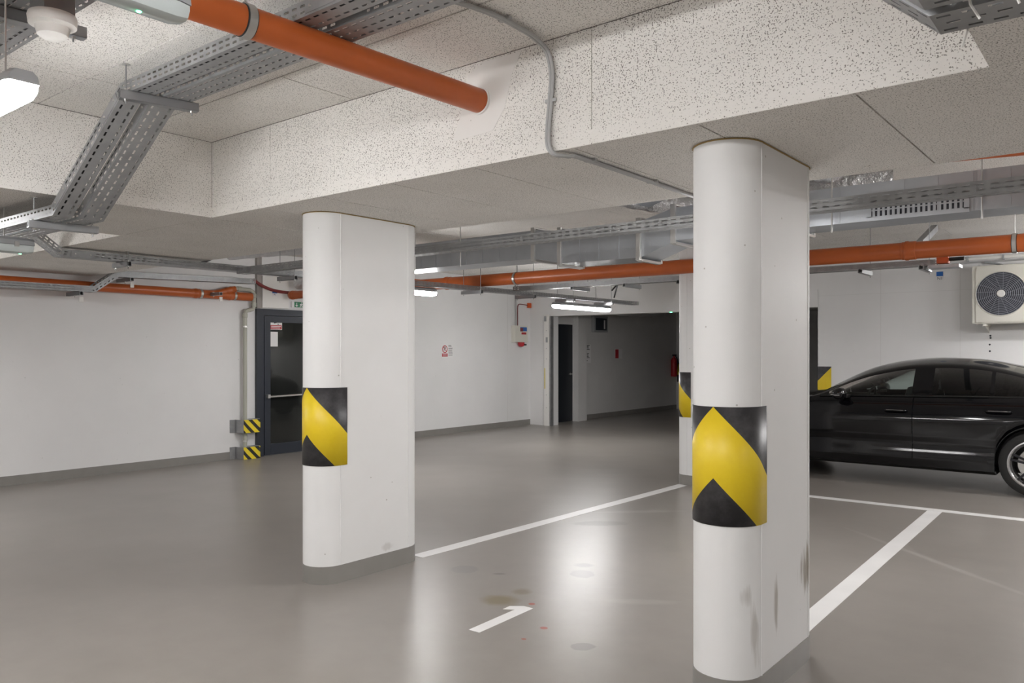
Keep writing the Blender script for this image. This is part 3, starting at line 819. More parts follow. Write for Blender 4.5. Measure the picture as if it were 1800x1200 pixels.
# ------------------------------------------------------------------ surface conduit over the beam
cd = thing('conduit', (-2.05, 2.31, 2.79), 'grey twin cable conduit bent over the face of the beam', 'conduit')
for k, off in ((0, 0.0), (1, 0.0135)):
    p = [(-2.25 + off, 1.75, 2.795), (-2.07 + off, 2.32, 2.795), (-2.05 + off, 2.60, 2.793), (-2.06 + off, 2.74, 2.785), (-2.045 + off, 2.785, 2.745), (-2.03 + off, 2.795, 2.66), (-2.037 + off, 2.797, 2.556), (-2.05 + off, 2.797, 2.434), (-2.045 + off, 2.79, 2.35), (-2.02 + off, 2.80, 2.305), (-1.985 + off, 2.87, 2.302), (-1.975 + off, 3.0, 2.308), (-1.98 + off, 4.10, 2.308)]
    MB().tube(curve(p, 5), 0.0075, 10).build('flexible_pipe', 'conduit', cd, smooth=True)
for c, s in (((-2.03, 2.797, 2.54), (0.03, 0.004, 0.008)), ((-1.968, 3.02, 2.312), (0.03, 0.01, 0.006)), ((-1.972, 3.6, 2.312), (0.03, 0.01, 0.006)), ((-2.044, 2.5, 2.80), (0.03, 0.01, 0.006))):
    MB().box(c[0] - s[0], c[0] + s[0], c[1] - s[1], c[1] + s[1], c[2] - s[2], c[2] + s[2]).build('saddle_clip', 'conduit', cd, bevel=0.002)

# ------------------------------------------------------------------ batten lamps
def batten(label, c, axis, lit, length=1.27, led=None, wires=None, group='batten lamps', bracket=0.0):
    """c: centre of the lamp's underside"""
    c = Vector(c); d = Vector(axis).normalized(); w = Vector((0, 0, 1)).cross(d).normalized(); U = Vector((0, 0, 1))
    root = thing('batten_lamp', c, label, 'lamp', group)
    def loft(prof, hl, taper, name, mat):
        n = len(prof); mb = MB(); rings = []
        for s, k in ((-hl, taper), (-hl + 0.035, 1.0), (hl - 0.035, 1.0), (hl, taper)):
            rings.append([c + d * s + w * (x * k) + U * (z0 + (z - z0) * k) for x, z in prof for z0 in (0.048,)])
        vs = [p for r in rings for p in r]; fs = []
        for i in range(3):
            for k in range(n): fs.append((i * n + k, i * n + (k + 1) % n, (i + 1) * n + (k + 1) % n, (i + 1) * n + k))
        fs += [tuple(reversed(range(n))), tuple(range(3 * n, 4 * n))]
        return mb.add(vs, fs).build(name, mat, root, smooth=30)
    loft([(-0.052, 0.05), (0.052, 0.05), (0.046, 0.078), (0.028, 0.095), (-0.028, 0.095), (-0.046, 0.078)], length / 2, 0.86, 'housing', 'grey_pl')
    df = loft([(-0.05, 0.048), (-0.05, 0.03), (-0.038, 0.008), (-0.02, 0.0), (0.02, 0.0), (0.038, 0.008), (0.05, 0.03), (0.05, 0.048)], length / 2 - 0.003, 0.82, 'diffuser', 'lit' if lit else 'unlit')
    for s in (-0.42, -0.14, 0.14, 0.42):
        for e in (-1, 1):
            MB().obox(c + d * (s * length) + w * e * 0.054 + U * 0.052, d * 0.012, w * 0.003, U * 0.016).build('clip', 'zinc', root)
    if wires:
        for s in (-0.38, 0.38):
            p = c + d * s * length
            MB().tube([p + U * 0.094, (p.x, p.y, wires)], 0.003, 6).build('hanging_wire', 'zinc', root)
    if led is not None:
        MB().lathe([(0.0, 0), (0.006, 0.001), (0.0075, 0.004), (0.0075, 0.01)], c + d * led + U * -0.003, (0, 0, 1), 12).build('indicator_light', 'led', root)
    return root
batten('lit batten lamp hanging below the end of the wide cable tray', (-3.42, 0.99, 2.25), (1, 0, 0), True, 1.3, wires=2.69)
batten('unlit emergency batten lamp with green light crossing below the orange pipe', (-2.25, 0.60, 2.42), (0, 1, 0), False, led=0.50, wires=2.688)
batten('unlit emergency batten lamp with green light beside the tray under the left beam', (-5.38, 1.33, 2.045), (0, 1, 0), False, led=0.57, wires=Z_LO)
batten('lit batten lamp hanging on wires in front of the dark gate opening', (-6.74, 10.12, 2.075), (0, 1, 0), True, 1.50, wires=2.213)
batten('lit batten lamp under the gate tray, close to the pillar', (-6.68, 6.20, 2.105), (0, 1, 0), True, wires=2.213)
batten('lit batten lamp behind the scuffed pillar', (-2.08, 5.0, 2.05), (0, 1, 0), True, 0.9, wires=Z_HI)
for c, ax in (((-1.15, 0.35, 2.5), (1, 0, 0)), ((-7.8, 1.1, 2.42), (0, 1, 0)), ((-2.4, -2.6, 2.42), (0, 1, 0)), ((-7.6, -3.4, 2.42), (0, 1, 0)), ((2.6, -2.2, 2.42), (0, 1, 0)), ((0.5, 6.9, 2.35), (1, 0, 0)), ((0.15, 11.1, 2.42), (1, 0, 0)), ((0.2, 9.4, 2.42), (1, 0, 0)), ((3.2, 9.2, 2.35), (1, 0, 0)), ((3.2, 2.0, 2.42), (0, 1, 0))):  # unseen lamps, placed for the light from behind and beside the camera
    batten('unseen lit batten lamp hung on two wires from the plain garage ceiling', c, ax, True, wires=Z_HI, group='unseen batten lamps around the garage')

sd = thing('smoke_detector', (-2.97, 1.15, 2.58), 'round white smoke detector hanging under the wide cable tray', 'smoke detector')
MB().lathe([(0.0, 0.07), (0.075, 0.07), (0.078, 0.06), (0.075, 0.035), (0.055, 0.028), (0.048, 0.0), (0.03, -0.012), (0.0, -0.014)], (-2.97, 1.15, 2.545), (0, 0, 1), 40).build('detector_head', 'white_pl', sd, smooth=True)
MB().box(-3.03, -2.91, 1.10, 1.20, 2.615, 2.688).build('mounting_plate', 'galv', sd)

# ------------------------------------------------------------------ sheet metal air duct
du = thing('air_duct', (-2, 5.65, 2.3), 'galvanised sheet metal air duct with flanges and a vent grille', 'air duct')
DY0d, DY1d, ZT = 5.50, 5.82, 2.535
secs = [(-5.95, -4.17, 2.255, 2.255, 2.50, 2.50), (-4.17, -3.89, 2.255, 2.195, 2.50, 2.47), (-3.89, -3.13, 2.195, 2.185, 2.47, 2.47), (-3.13, -2.83, 2.185, 2.288, 2.47, 2.545), (-2.83, -1.41, 2.295, 2.30, 2.545, 2.545), (-1.41, 3.4, 2.30, 2.31, 2.545, 2.54)]
for x0, x1, b0, b1, t0, t1 in secs:
    mb = MB(); P8 = [(x0, DY0d, b0), (x1, DY0d, b1), (x1, DY0d, t1), (x0, DY0d, t0)]
    mb.prism(P8, (0, 0, 0), (0, DY1d - DY0d, 0))
    s = mb.build('duct_section', 'duct', du)
    n = max(1, int((x1 - x0) / 0.19))
    for k in range(1, n):       # stiffening folds
        t = k / n; x = x0 + (x1 - x0) * t; zb = b0 + (b1 - b0) * t; ztp = t0 + (t1 - t0) * t
        MB().obox((x, DY0d - 0.001, (zb + ztp) / 2), (0.004, 0, 0), (0, 0.0025, 0), (0, 0, (ztp - zb) / 2 - 0.004)).build('stiffening_fold', 'duct', s)
for x, zb, ztp in ((-4.17, 2.245, 2.51), (-3.89, 2.185, 2.485), (-3.13, 2.175, 2.485), (-2.83, 2.283, 2.56), (-1.9, 2.283, 2.56), (0.6, 2.283, 2.56)):
    f = MB()
    f.box(x - 0.02, x + 0.02, DY0d - 0.025, DY0d, zb - 0.012, ztp + 0.012).box(x - 0.02, x + 0.02, DY1d, DY1d + 0.025, zb - 0.012, ztp + 0.012)
    f.box(x - 0.02, x + 0.02, DY0d, DY1d, zb - 0.018, zb + 0.002).box(x - 0.02, x + 0.02, DY0d, DY1d, ztp, ztp + 0.015)
    f.build('flange', 'zinc', du, bevel=0.003)
gx0, gx1, gz0, gz1 = -1.41, -0.88, 2.318, 2.455
g = MB()
g.box(gx0 - 0.03, gx1 + 0.03, DY0d - 0.012, DY0d, gz0 - 0.022, gz0 + 0.006).box(gx0 - 0.03, gx1 + 0.03, DY0d - 0.012, DY0d, gz1 - 0.006, gz1 + 0.022)
g.box(gx0 - 0.03, gx0, DY0d - 0.012, DY0d, gz0, gz1).box(gx1, gx1 + 0.03, DY0d - 0.012, DY0d, gz0, gz1)
gr = g.build('vent_grille', 'duct', du)
box('grille_back', 'fan_dark', gr, gx0, gx1, DY0d - 0.002, DY0d - 0.0005, gz0, gz1)
for k in range(18):
    x = gx0 + (gx1 - gx0) * (k + 0.5) / 18
    box('grille_bar', 'duct', gr, x - 0.008, x + 0.008, DY0d - 0.010, DY0d - 0.004, gz0, gz1)
for k in (0.33, 0.66):
    z = gz0 + (gz1 - gz0) * k
    box('grille_bar', 'duct', gr, gx0, gx1, DY0d - 0.011, DY0d - 0.003, z - 0.004, z + 0.004)
for xx in (-5.6, -5.0, -2.4, -0.78, -1.65):
    tag(MB().tube([(xx, 5.46, 2.24), (xx, 5.46, Z_HI)], 0.005, 8).build('threaded_rod', 'zinc'), 'thin threaded rod holding the sheet metal air duct', 'rod', 'rods holding the air duct')
# crinkled foil ducts lying above
def foil(label, pts, r):
    p = curve(pts, 8); rs = [r * (1 + 0.05 * math.sin(i * 1.9)) for i in range(len(p))]
    return tag(MB().tube(p, rs, 20).build('foil_duct', 'foil', None, smooth=True), label, 'foil duct')
foil('crinkled foil duct lying along the back edge of the wide beam', [(-5.2, 4.95, 2.66), (-4.4, 4.85, 2.64), (-3.7, 4.8, 2.65), (-3.1, 4.95, 2.68)], 0.085)
foil('crinkled foil duct crossing above the sheet metal duct', [(-3.35, 5.12, 2.70), (-3.25, 5.4, 2.68), (-3.15, 5.9, 2.68), (-3.1, 6.4, 2.70)], 0.09)
foil('flattened foil duct behind the scuffed pillar above the tray', [(-1.8, 4.6, 2.68), (-1.75, 5.2, 2.69), (-1.7, 5.6, 2.69)], 0.10)
foil('foil duct above the bright end of the sheet metal duct', [(-2.4, 6.1, 2.70), (-1.9, 5.95, 2.69), (-1.45, 6.15, 2.70)], 0.085)
foil('foil duct bend above the glazed door', [(-9.3, 6.80, 2.385), (-8.8, 6.75, 2.375), (-8.2, 6.78, 2.40), (-7.6, 6.95, 2.47)], 0.07)
foil('foil duct high beyond the tray that leads to the glazed door', [(-8.6, 5.3, 2.62), (-8.0, 5.5, 2.64), (-7.2, 5.6, 2.62)], 0.08)
tag(MB().prism([(-3.02, 4.72, 2.56), (-2.55, 4.72, 2.70), (-2.55, 5.45, 2.70), (-3.02, 5.45, 2.56)], (0, 0, 0), (0, 0, 0.05)).build('duct_transition', 'duct'), 'slanted sheet metal panel leaning above the air duct beside the foil duct', 'duct panel')
tag(MB().tube(curve([(-9.0, 5.2, 2.60), (-8.3, 5.05, 2.62), (-7.4, 5.1, 2.60), (-6.6, 5.3, 2.66)]), 0.07, 16).build('insulated_pipe', 'rubber', None, smooth=True), 'black insulated pipe in the ceiling gap near the glazed door', 'pipe')
# thin conduits and a hung rod behind the duct
for k, (y, z) in enumerate(((7.9, 2.74), (8.15, 2.77))):
    cable('conduit', 'thin grey conduit running under the far ceiling above the orange pipe', [(-6.0, y, z), (3.0, y, z)], 0.02, 'conduit', 'conduit', 12, 'conduits under the far ceiling')
tag(MB().obox((-1.75, 8.9, 2.62), (0.0, 0.35, 0.12), (0.03, 0, 0), (0, -0.01, 0.03)).build('sloping_strut', 'strut'), 'dark strut sloping down from the far ceiling behind the orange pipe', 'strut')

# ------------------------------------------------------------------ things on the left wall (the wall faces +X; right of the viewer is +Y)
RY, UZ = (0, 1, 0), (0, 0, 1)
def wall_sign(name, label, y0, y1, z0, z1, mat='paper', cat='sign', x=XW, t=0.004):
    root = thing(name, (x, (y0 + y1) / 2, z0), label, cat)
    box('plate', mat, root, x, x + t, y0, y1, z0, z1)
    return root, x + t
def bars(root, x, y0, y1, zs, mat='ink', h=0.008, jag=0.25):
    for z in zs:
        e = y1 - random.uniform(0, jag) * (y1 - y0)
        box('print_line', mat, root, x, x + 0.0008, y0, e, z - h / 2, z + h / 2)
# camera warning on the door glass
s, x = wall_sign('warning_sticker', 'red and white camera warning sticker on the glazed door', 6.50, 6.70, 1.75, 1.885, x=XW + 0.036, t=0.003, cat='sticker')
box('red_field', 'red', s, x, x + 0.001, 6.507, 6.693, 1.757, 1.815)
bars(s, x + 0.001, 6.52, 6.685, (1.797, 1.775), 'paper', 0.009, 0.12)
MB().prism([(x, 6.565, 1.852), (x, 6.61, 1.862), (x, 6.612, 1.845), (x, 6.567, 1.838)], (0, 0, 0), (0.001, 0, 0)).build('camera_symbol', 'ink', s)
MB().prism([(x, 6.62, 1.835), (x, 6.645, 1.833), (x, 6.645, 1.822), (x, 6.63, 1.822)], (0, 0, 0), (0.001, 0, 0)).build('camera_mount', 'ink', s)
s, x = wall_sign('paper_notice', 'plain white paper taped to the glass of the glazed door', 6.50, 6.63, 1.515, 1.72, x=XW + 0.036, t=0.002, cat='notice')
# no parking board
s, x = wall_sign('parking_sign', 'white board with a red no parking ring on the left wall', 9.97, 10.285, 1.335, 1.565)
def ring(root, name, mat, x, cy, cz, r0, r1, n=36):
    MB().lathe([(r0, 0), (r1, 0), (r1, 0.001), (r0, 0.001), (r0, 0)], (x, cy, cz), (1, 0, 0), n).build(name, mat, root)
ring(s, 'red_ring', 'red', x, 10.055, 1.485, 0.052, 0.067)
text_mesh('letter', 'P', 0.105, 'ink', s, (x + 0.0006, 10.053, 1.485), RY, UZ, 0.0005)
MB().obox((x + 0.001, 10.055, 1.485), (0.0004, 0, 0), (0, 0.040, -0.040), (0, 0.004, 0.004)).build('cross_bar', 'red', s)
box('red_field', 'red', s, x, x + 0.001, 9.985, 10.125, 1.355, 1.41)
bars(s, x + 0.001, 10.0, 10.115, (1.395, 1.37), 'paper', 0.007, 0.2)
bars(s, x, 10.145, 10.265, (1.55, 1.535, 1.505, 1.49, 1.455, 1.43, 1.405, 1.38), 'ink', 0.007, 0.4)
# alarm panel, siren, conduits and orange junction box
ap = thing('alarm_panel', (XW, 12.1, 1.62), 'pale alarm panel box with blue and red stickers on the left wall', 'alarm panel')
box('panel_case', 'cream', ap, XW, XW + 0.10, 11.9, 12.3, 1.625, 1.945, bevel=0.006)
box('sticker', 'blue', ap, XW + 0.10, XW + 0.1015, 12.06, 12.27, 1.835, 1.915)
box('sticker', 'dark_red', ap, XW + 0.1015, XW + 0.1025, 12.06, 12.15, 1.83, 1.90)
box('sticker', 'red', ap, XW + 0.10, XW + 0.1015, 12.1, 12.25, 1.775, 1.815)
sr = thing('siren', (XW + 0.05, 12.13, 1.54), 'small red alarm siren under the pale alarm panel', 'siren')
MB().lathe([(0.0, -0.045), (0.04, -0.04), (0.062, -0.01), (0.066, 0.02), (0.066, 0.042), (0, 0.042)], (XW + 0.07, 12.13, 1.58), (0, 0, 1), 24).build('siren_body', 'red', sr, smooth=True)
box('siren_horn', 'rubber', sr, XW + 0.10, XW + 0.15, 12.15, 12.2, 1.56, 1.59, bevel=0.004)
cable('conduit', 'twin grey conduit rising from the alarm panel to the tray', [(XW + 0.03, 12.02, 1.945), (XW + 0.03, 12.0, 2.75)], 0.016, 'conduit', 'conduit')
cable('conduit', 'thin red alarm conduit bending to the orange junction box', curve([(XW + 0.02, 12.08, 1.945), (XW + 0.02, 12.08, 2.25), (XW + 0.02, 12.09, 2.33), (XW + 0.02, 12.14, 2.365), (XW + 0.02, 12.30, 2.36), (XW + 0.02, 12.42, 2.35)], 4), 0.009, 'dark_red', 'conduit')
jb = tag(box('junction_box', 'orange_box', None, XW, XW + 0.05, 12.40, 12.485, 2.305, 2.40, bevel=0.008), 'orange junction box in the corner beside the gate', 'junction box')
# panel, grey post and emergency exit sign above the glazed door
pn = tag(box('wall_panel', 'white_pl', None, XW, XW + 0.06, 6.37, 6.80, 2.05, 2.49, bevel=0.004), 'white box panel above the glazed door', 'panel')
tag(box('concrete_post', 'concrete', None, XW, XW + 0.05, 6.292, 6.365, 2.04, Z_HI - 0.002), 'narrow raw concrete strip above the corner of the glazed door', 'post')
s, x = wall_sign('route_tag', 'small blue and white tag on the white panel above the door', 6.525, 6.605, 2.215, 2.30, x=XW + 0.0605, t=0.002, cat='tag')
box('blue_field', 'blue', s, x, x + 0.001, 6.525, 6.605, 2.258, 2.30)
text_mesh('print', 'P1', 0.035, 'ink', s, (x + 0.001, 6.565, 2.236), RY, UZ, 0.0005)
ex = thing('exit_sign', (XW, 6.98, 2.07), 'green emergency exit sign with running figure above the glazed door', 'exit sign')
box('plate', 'paper', ex, XW, XW + 0.02, 6.875, 7.09, 2.075, 2.165)
x = XW + 0.02
box('green_field', 'green', ex, x, x + 0.001, 6.92, 7.085, 2.08, 2.16)
MB().prism([(x, y, z) for y, z in ((6.955, 2.145), (6.965, 2.145), (6.965, 2.11), (6.985, 2.11), (6.96, 2.088), (6.935, 2.11), (6.955, 2.11))], (0.001, 0, 0), (0.002, 0, 0)).build('arrow', 'paper', ex)
MB().lathe([(0, 0), (0.008, 0), (0.008, 0.001), (0, 0.001)], (x + 0.001, 7.045, 2.147), (1, 0, 0), 14).build('figure_head', 'paper', ex)
MB().prism([(x, y, z) for y, z in ((7.03, 2.135), (7.05, 2.135), (7.07, 2.12), (7.065, 2.115), (7.048, 2.12), (7.045, 2.108), (7.065, 2.095), (7.06, 2.085), (7.035, 2.102), (7.02, 2.085), (7.01, 2.088), (7.028, 2.112), (7.015, 2.112), (7.01, 2.118))], (0.001, 0, 0), (0.002, 0, 0)).build('running_figure', 'paper', ex)
cable('hose', 'dark red hose sagging across the white panel above the door', curve([(XW + 0.10, 6.2, 2.42), (XW + 0.10, 6.35, 2.34), (XW + 0.10, 6.55, 2.29), (XW + 0.12, 6.8, 2.275), (XW + 0.3, 6.95, 2.29)]), 0.022, 'dark_red', 'hose', 12)

# ------------------------------------------------------------------ corridor things
XC = -9.3
s, x = wall_sign('paper_notice', 'white paper notice on the dark corridor door', 12.86, 13.02, 1.28, 1.52, x=XC - 0.024, t=0.002, cat='notice')
bars(s, x, 12.88, 12.99, (1.40,), 'ink', 0.012)
s, x = wall_sign('paper_notice', 'small blue sticker high on the dark corridor door', 12.86, 12.97, 1.66, 1.73, 'blue', x=XC - 0.024, t=0.002, cat='sticker')
s, x = wall_sign('notice_board', 'tall white notice with black print on the corridor wall', 13.99, 14.27, 1.2, 1.59, x=XC, cat='notice')
bars(s, x, 14.01, 14.22, (1.57, 1.545, 1.52, 1.49, 1.40, 1.37, 1.34, 1.31, 1.25), 'ink', 0.014, 0.4)
s, x = wall_sign('notice_board', 'red and white fire notice farther along the corridor wall', 15.25, 15.56, 1.28, 1.50, x=XC, cat='notice')
box('red_field', 'red', s, x, x + 0.001, 15.26, 15.40, 1.29, 1.49)
lb = thing('wall_lantern', (XC, 14.55, 1.86), 'square dark framed lamp high on the corridor wall', 'wall lamp')
box('lantern_frame', 'grey_pl', lb, XC, XC + 0.08, 14.29, 14.83, 1.86, 2.2, bevel=0.01)
box('lantern_glass', 'frame', lb, XC + 0.08, XC + 0.083, 14.34, 14.78, 1.90, 2.16)
box('lamp_tube', 'paper', lb, XC + 0.083, XC + 0.086, 14.66, 14.71, 1.93, 2.12)
fe = thing('fire_extinguisher', (XC + 0.1, 17.88, 0.8), 'red fire extinguisher hanging on the dark corridor wall', 'fire extinguisher')
MB().lathe([(0, 0), (0.07, 0.0), (0.078, 0.02), (0.078, 0.40), (0.05, 0.46), (0.02, 0.48), (0.02, 0.52), (0, 0.52)], (XC + 0.1, 17.88, 0.82), (0, 0, 1), 24).build('cylinder', 'red', fe, smooth=True)
box('valve_handle', 'rubber', fe, XC + 0.08, XC + 0.12, 17.82, 17.98, 1.33, 1.37, bevel=0.005)
MB().tube(curve([(XC + 0.1, 17.95, 1.34), (XC + 0.14, 18.0, 1.2), (XC + 0.12, 17.98, 0.95)]), 0.012, 8).build('hose', 'rubber', fe, smooth=True)
pl = thing('wall_pier', (XC + 0.2, 18.4, 0), 'grey corridor pier with a black and yellow band', 'pier')
box('pier_shaft', 'wall_grey', pl, XC, XC + 0.4, 18.2, 18.6, 0, 2.5)
MB().box(XC + 0.02, XC + 0.404, 18.196, 18.6, 0.68, 1.16).build('warning_band', 'chevron', pl, uv=lambda co: (co.x - XC - 0.05, 1.16 - co.z))
foil('dark foil duct under the corridor ceiling', [(-8.4, 13.4, 2.32), (-8.2, 14.2, 2.3), (-8.3, 15.2, 2.33)], 0.14)
tag(MB().lathe([(0, 0), (0.025, 0.002), (0.028, 0.01), (0.028, 0.03)], (-6.5, YG - 0.001, 2.15), (0, 1, 0), 16).build('indicator_light', 'led'), 'tiny green indicator light on the beam over the gate opening', 'indicator light')

# ------------------------------------------------------------------ back wall: outdoor unit, conduits, tags
ac = thing('air_conditioner', (-1.35, 12.28, 1.81), 'cream air conditioner outdoor unit with a round fan grille on the back wall', 'air conditioner')
ax0, ax1, ay, az0, az1 = -1.85, -0.85, 12.12, 1.815, 2.585
box('casing', 'cream', ac, ax0, ax1, ay + 0.012, 12.46, az0, az1, bevel=0.012)
fx, fz, fr_ = -1.515, 2.205, 0.285
# front panel with a round opening
mb = MB(); n = 48; outer = []; inner = []
for k in range(n):
    t = 2 * PI * k / n; c_, s_ = math.cos(t), math.sin(t)
    inner.append((fx + fr_ * c_, fz + fr_ * s_))
    kx = ((ax1 - 0.02 - fx) if c_ > 0 else (fx - ax0 - 0.045)) / max(abs(c_), 1e-6); kz = ((az1 - 0.02 - fz) if s_ > 0 else (fz - az0 - 0.02)) / max(abs(s_), 1e-6)
    q = min(kx, kz); outer.append((fx + q * c_, fz + q * s_))
vs = [(x, ay, z) for x, z in outer] + [(x, ay, z) for x, z in inner] + [(x, ay + 0.012, z) for x, z in outer] + [(x, ay + 0.03, z) for x, z in inner]
fs = []
for k in range(n):
    j = (k + 1) % n
    fs += [(k, j, n + j, n + k), (k, j, 2 * n + j, 2 * n + k), (n + k, n + j, 3 * n + j, 3 * n + k)]
mb.add(vs, fs).build('front_panel', 'cream', ac)
gl = MB().lathe([(0.0, 0), (fr_ + 0.004, 0)], (fx, ay + 0.006, fz), (0, 1, 0), 48).build('fan_shroud', 'fan_dark', ac)
for k in range(11):
    r = 0.065 + (fr_ - 0.068) * k / 10
    MB().lathe([(r - 0.0035, 0.002), (r, -0.0015), (r + 0.0035, 0.002)], (fx, ay - 0.006 + 0.006 * k / 10, fz), (0, 1, 0), 48).build('grille_ring', 'fan_ring', ac)
for k in range(16):
    t = 2 * PI * k / 16
    p0 = Vector((fx + 0.06 * math.cos(t), ay - 0.004, fz + 0.06 * math.sin(t))); p1 = Vector((fx + fr_ * math.cos(t + 0.3), ay + 0.003, fz + fr_ * math.sin(t + 0.3)))
    MB().tube([p0, p1], 0.0025, 5).build('grille_spoke', 'fan_ring', ac)
MB().lathe([(fr_ - 0.004, 0.01), (fr_ + 0.004, -0.008), (fr_ + 0.014, 0.002)], (fx, ay, fz), (0, 1, 0), 48).build('bell_mouth', 'cream', ac, smooth=True)
MB().lathe([(0, -0.012), (0.038, -0.012), (0.045, -0.004), (0.05, 0.0)], (fx, ay - 0.002, fz), (0, 1, 0), 24).build('hub_cap', 'white_pl', ac, smooth=True)
for xb in (-1.70, -1.0):
    b_ = MB().box(xb - 0.02, xb + 0.02, 12.10, YG, az0 - 0.035, az0 - 0.003).build('support_bracket', 'cream', ac)
    MB().prism([(xb, 12.2, az0 - 0.035), (xb, YG, az0 - 0.035), (xb, YG, az0 - 0.12)], (-0.003, 0, 0), (0.003, 0, 0)).build('gusset', 'cream', b_)
for z in (1.66, 1.63, 1.54, 1.45):
    tag(MB().lathe([(0, 0), (0.011, 0.0), (0.013, 0.003)], (-1.69 + random.uniform(-.006, .006), YG - 0.003, z), (0, 1, 0), 10).build('wall_plug', 'frame'), 'small dark drilled hole in the back wall under the air conditioner', 'wall plug', 'drilled holes in the back wall')
wc = thing('conduit', (-2.0, YG - 0.03, 2.72), 'pair of pale conduits clipped to the back wall above the air conditioner', 'conduit')
for dz, r in ((0.0, 0.024), (-0.052, 0.012)):
    MB().tube([(-2.15, YG - 0.04, 2.715 + dz), (2.0, YG - 0.04, 2.74 + dz)], r, 12).build('pipe', 'white_pl' if r > 0.02 else 'conduit', wc, smooth=True)
for k in range(8):
    xx = -1.95 + 0.42 * k
    box('clip', 'grey_pl', wc, xx - 0.012, xx + 0.012, YG - 0.075, YG, 2.685, 2.75)
cable('cable', 'dark cable dropping from the pale conduits behind the air conditioner', curve([(-1.75, YG - 0.07, 2.66), (-1.6, YG - 0.06, 2.63), (-1.48, YG - 0.06, 2.575)]), 0.014, 'grey_pl')
tb = thing('junction_box', (-1.5, 8.3, 2.26), 'round orange junction box with a black gland at the end of the crossing tray', 'junction box')
box('box_body', 'orange_box', tb, -1.55, -1.45, 8.25, 8.35, 2.265, 2.345, bevel=0.014)
MB().tube([(-1.45, 8.30, 2.305), (-1.33, 8.31, 2.305)], 0.018, 10).build('cable_gland', 'rubber', tb, smooth=True)
tag(box('support_plate', 'strut', None, -1.62, -1.36, 8.24, 8.42, 2.225, 2.252), 'grey plate under the round orange junction box', 'plate')
s = thing('route_tag', (-2.27, YG, 2.46), 'small blue and white tag marked N1 on the back wall', 'tag')
box('plate', 'paper', s, -2.345, -2.26, YG - 0.004, YG, 2.44, 2.57)
box('plate', 'paper', s, -2.255, -2.17, YG - 0.004, YG, 2.49, 2.56)
box('blue_field', 'blue', s, -2.345, -2.26, YG - 0.0055, YG - 0.004, 2.507, 2.57)
text_mesh('print', 'N1', 0.055, 'ink', s, (-2.30, YG - 0.0048, 2.473), (1, 0, 0), UZ, 0.0006)
cg = thing('corner_pad', (GX1 + 0.1, YG, 0.7), 'black and yellow warning pad on the end of the back wall behind the car', 'warning pad')
MB().box(GX1 - 0.004, GX1 + 0.20, YG - 0.006, YG - 0.001, 0.73, 1.215).build('front_sheet', 'chevron', cg, uv=lambda co: (co.x - GX1 - 0.0, 1.215 + 0.20 - 0.42 - co.z + (co.x - GX1) * 2.06))
MB().box(GX1 - 0.006, GX1 - 0.001, YG - 0.006, YG + 0.2, 0.73, 1.215).build('side_sheet', 'frame', cg)

# ------------------------------------------------------------------ black car
def pchip(xk, yk):
    xk, yk = np.array(xk, float), np.array(yk, float)
    h = np.diff(xk); dl = np.diff(yk) / h; d = np.zeros_like(yk)
    for i in range(1, len(xk) - 1):
        if dl[i - 1] * dl[i] > 0:
            w1, w2 = 2 * h[i] + h[i - 1], h[i] + 2 * h[i - 1]
            d[i] = (w1 + w2) / (w1 / dl[i - 1] + w2 / dl[i])
    d[0], d[-1] = dl[0], dl[-1]
    def f(x):
        i = int(np.clip(np.searchsorted(xk, x) - 1, 0, len(h) - 1)); t = (x - xk[i]) / h[i]
        return float((2 * t**3 - 3 * t**2 + 1) * yk[i] + (t**3 - 2 * t**2 + t) * h[i] * d[i] + (-2 * t**3 + 3 * t**2) * yk[i + 1] + (t**3 - t**2) * h[i] * d[i + 1])
    return f
CX0, CY = -4.47, 10.17
car = thing('car', (CX0 + 2.3, CY, 0), 'black four door coupe parked beyond the white line by the back wall', 'car')
W = pchip([0, .06, .2, .45, .8, 1.3, 2.5, 3.5, 4.0, 4.3, 4.52, 4.63], [.42, .58, .72, .82, .868, .885, .89, .89, .87, .83, .74, .60])
ZB = pchip([0, .1, .4, .9, 1.3, 1.55, 2.5, 3.4, 3.9, 4.3, 4.5, 4.63], [.56, .66, .765, .85, .915, .94, .96, .98, .99, .985, .96, .86])
ZC = pchip([0, .1, .4, .9, 1.3, 1.42, 1.6, 2.0, 2.3, 2.65, 3.0, 3.42, 3.8, 4.1, 4.3, 4.5, 4.63], [.57, .68, .82, .92, .975, .995, 1.10, 1.285, 1.35, 1.378, 1.365, 1.29, 1.175, 1.08, 1.035, 1.0, .88])
ZR = pchip([0, 1.42, 1.52, 1.62, 1.8, 2.1, 2.5, 2.75, 3.0, 3.25, 3.5, 3.75, 3.95, 4.63], [0, 0, .02, .06, .15, .255, .325, .33, .315, .275, .205, .11, 0.0, 0])
AX = (0.90, 3.60); RA, WR = 0.348, 0.325
FR = [0.0, 0.0, .05, .155, .27, .345, .40, .53, .66, .735, .78, .86, .955, 1.0]       # body rows, fraction of height
DY = [.89, .12, .03, .012, .012, .034, .022, .006, 0.0, .002, .016, .03, .055, .095]  # inset from the half width
GT = [.06, .3, .55, .78, .92, 1.0]                                                       # glass rows between belt and rail
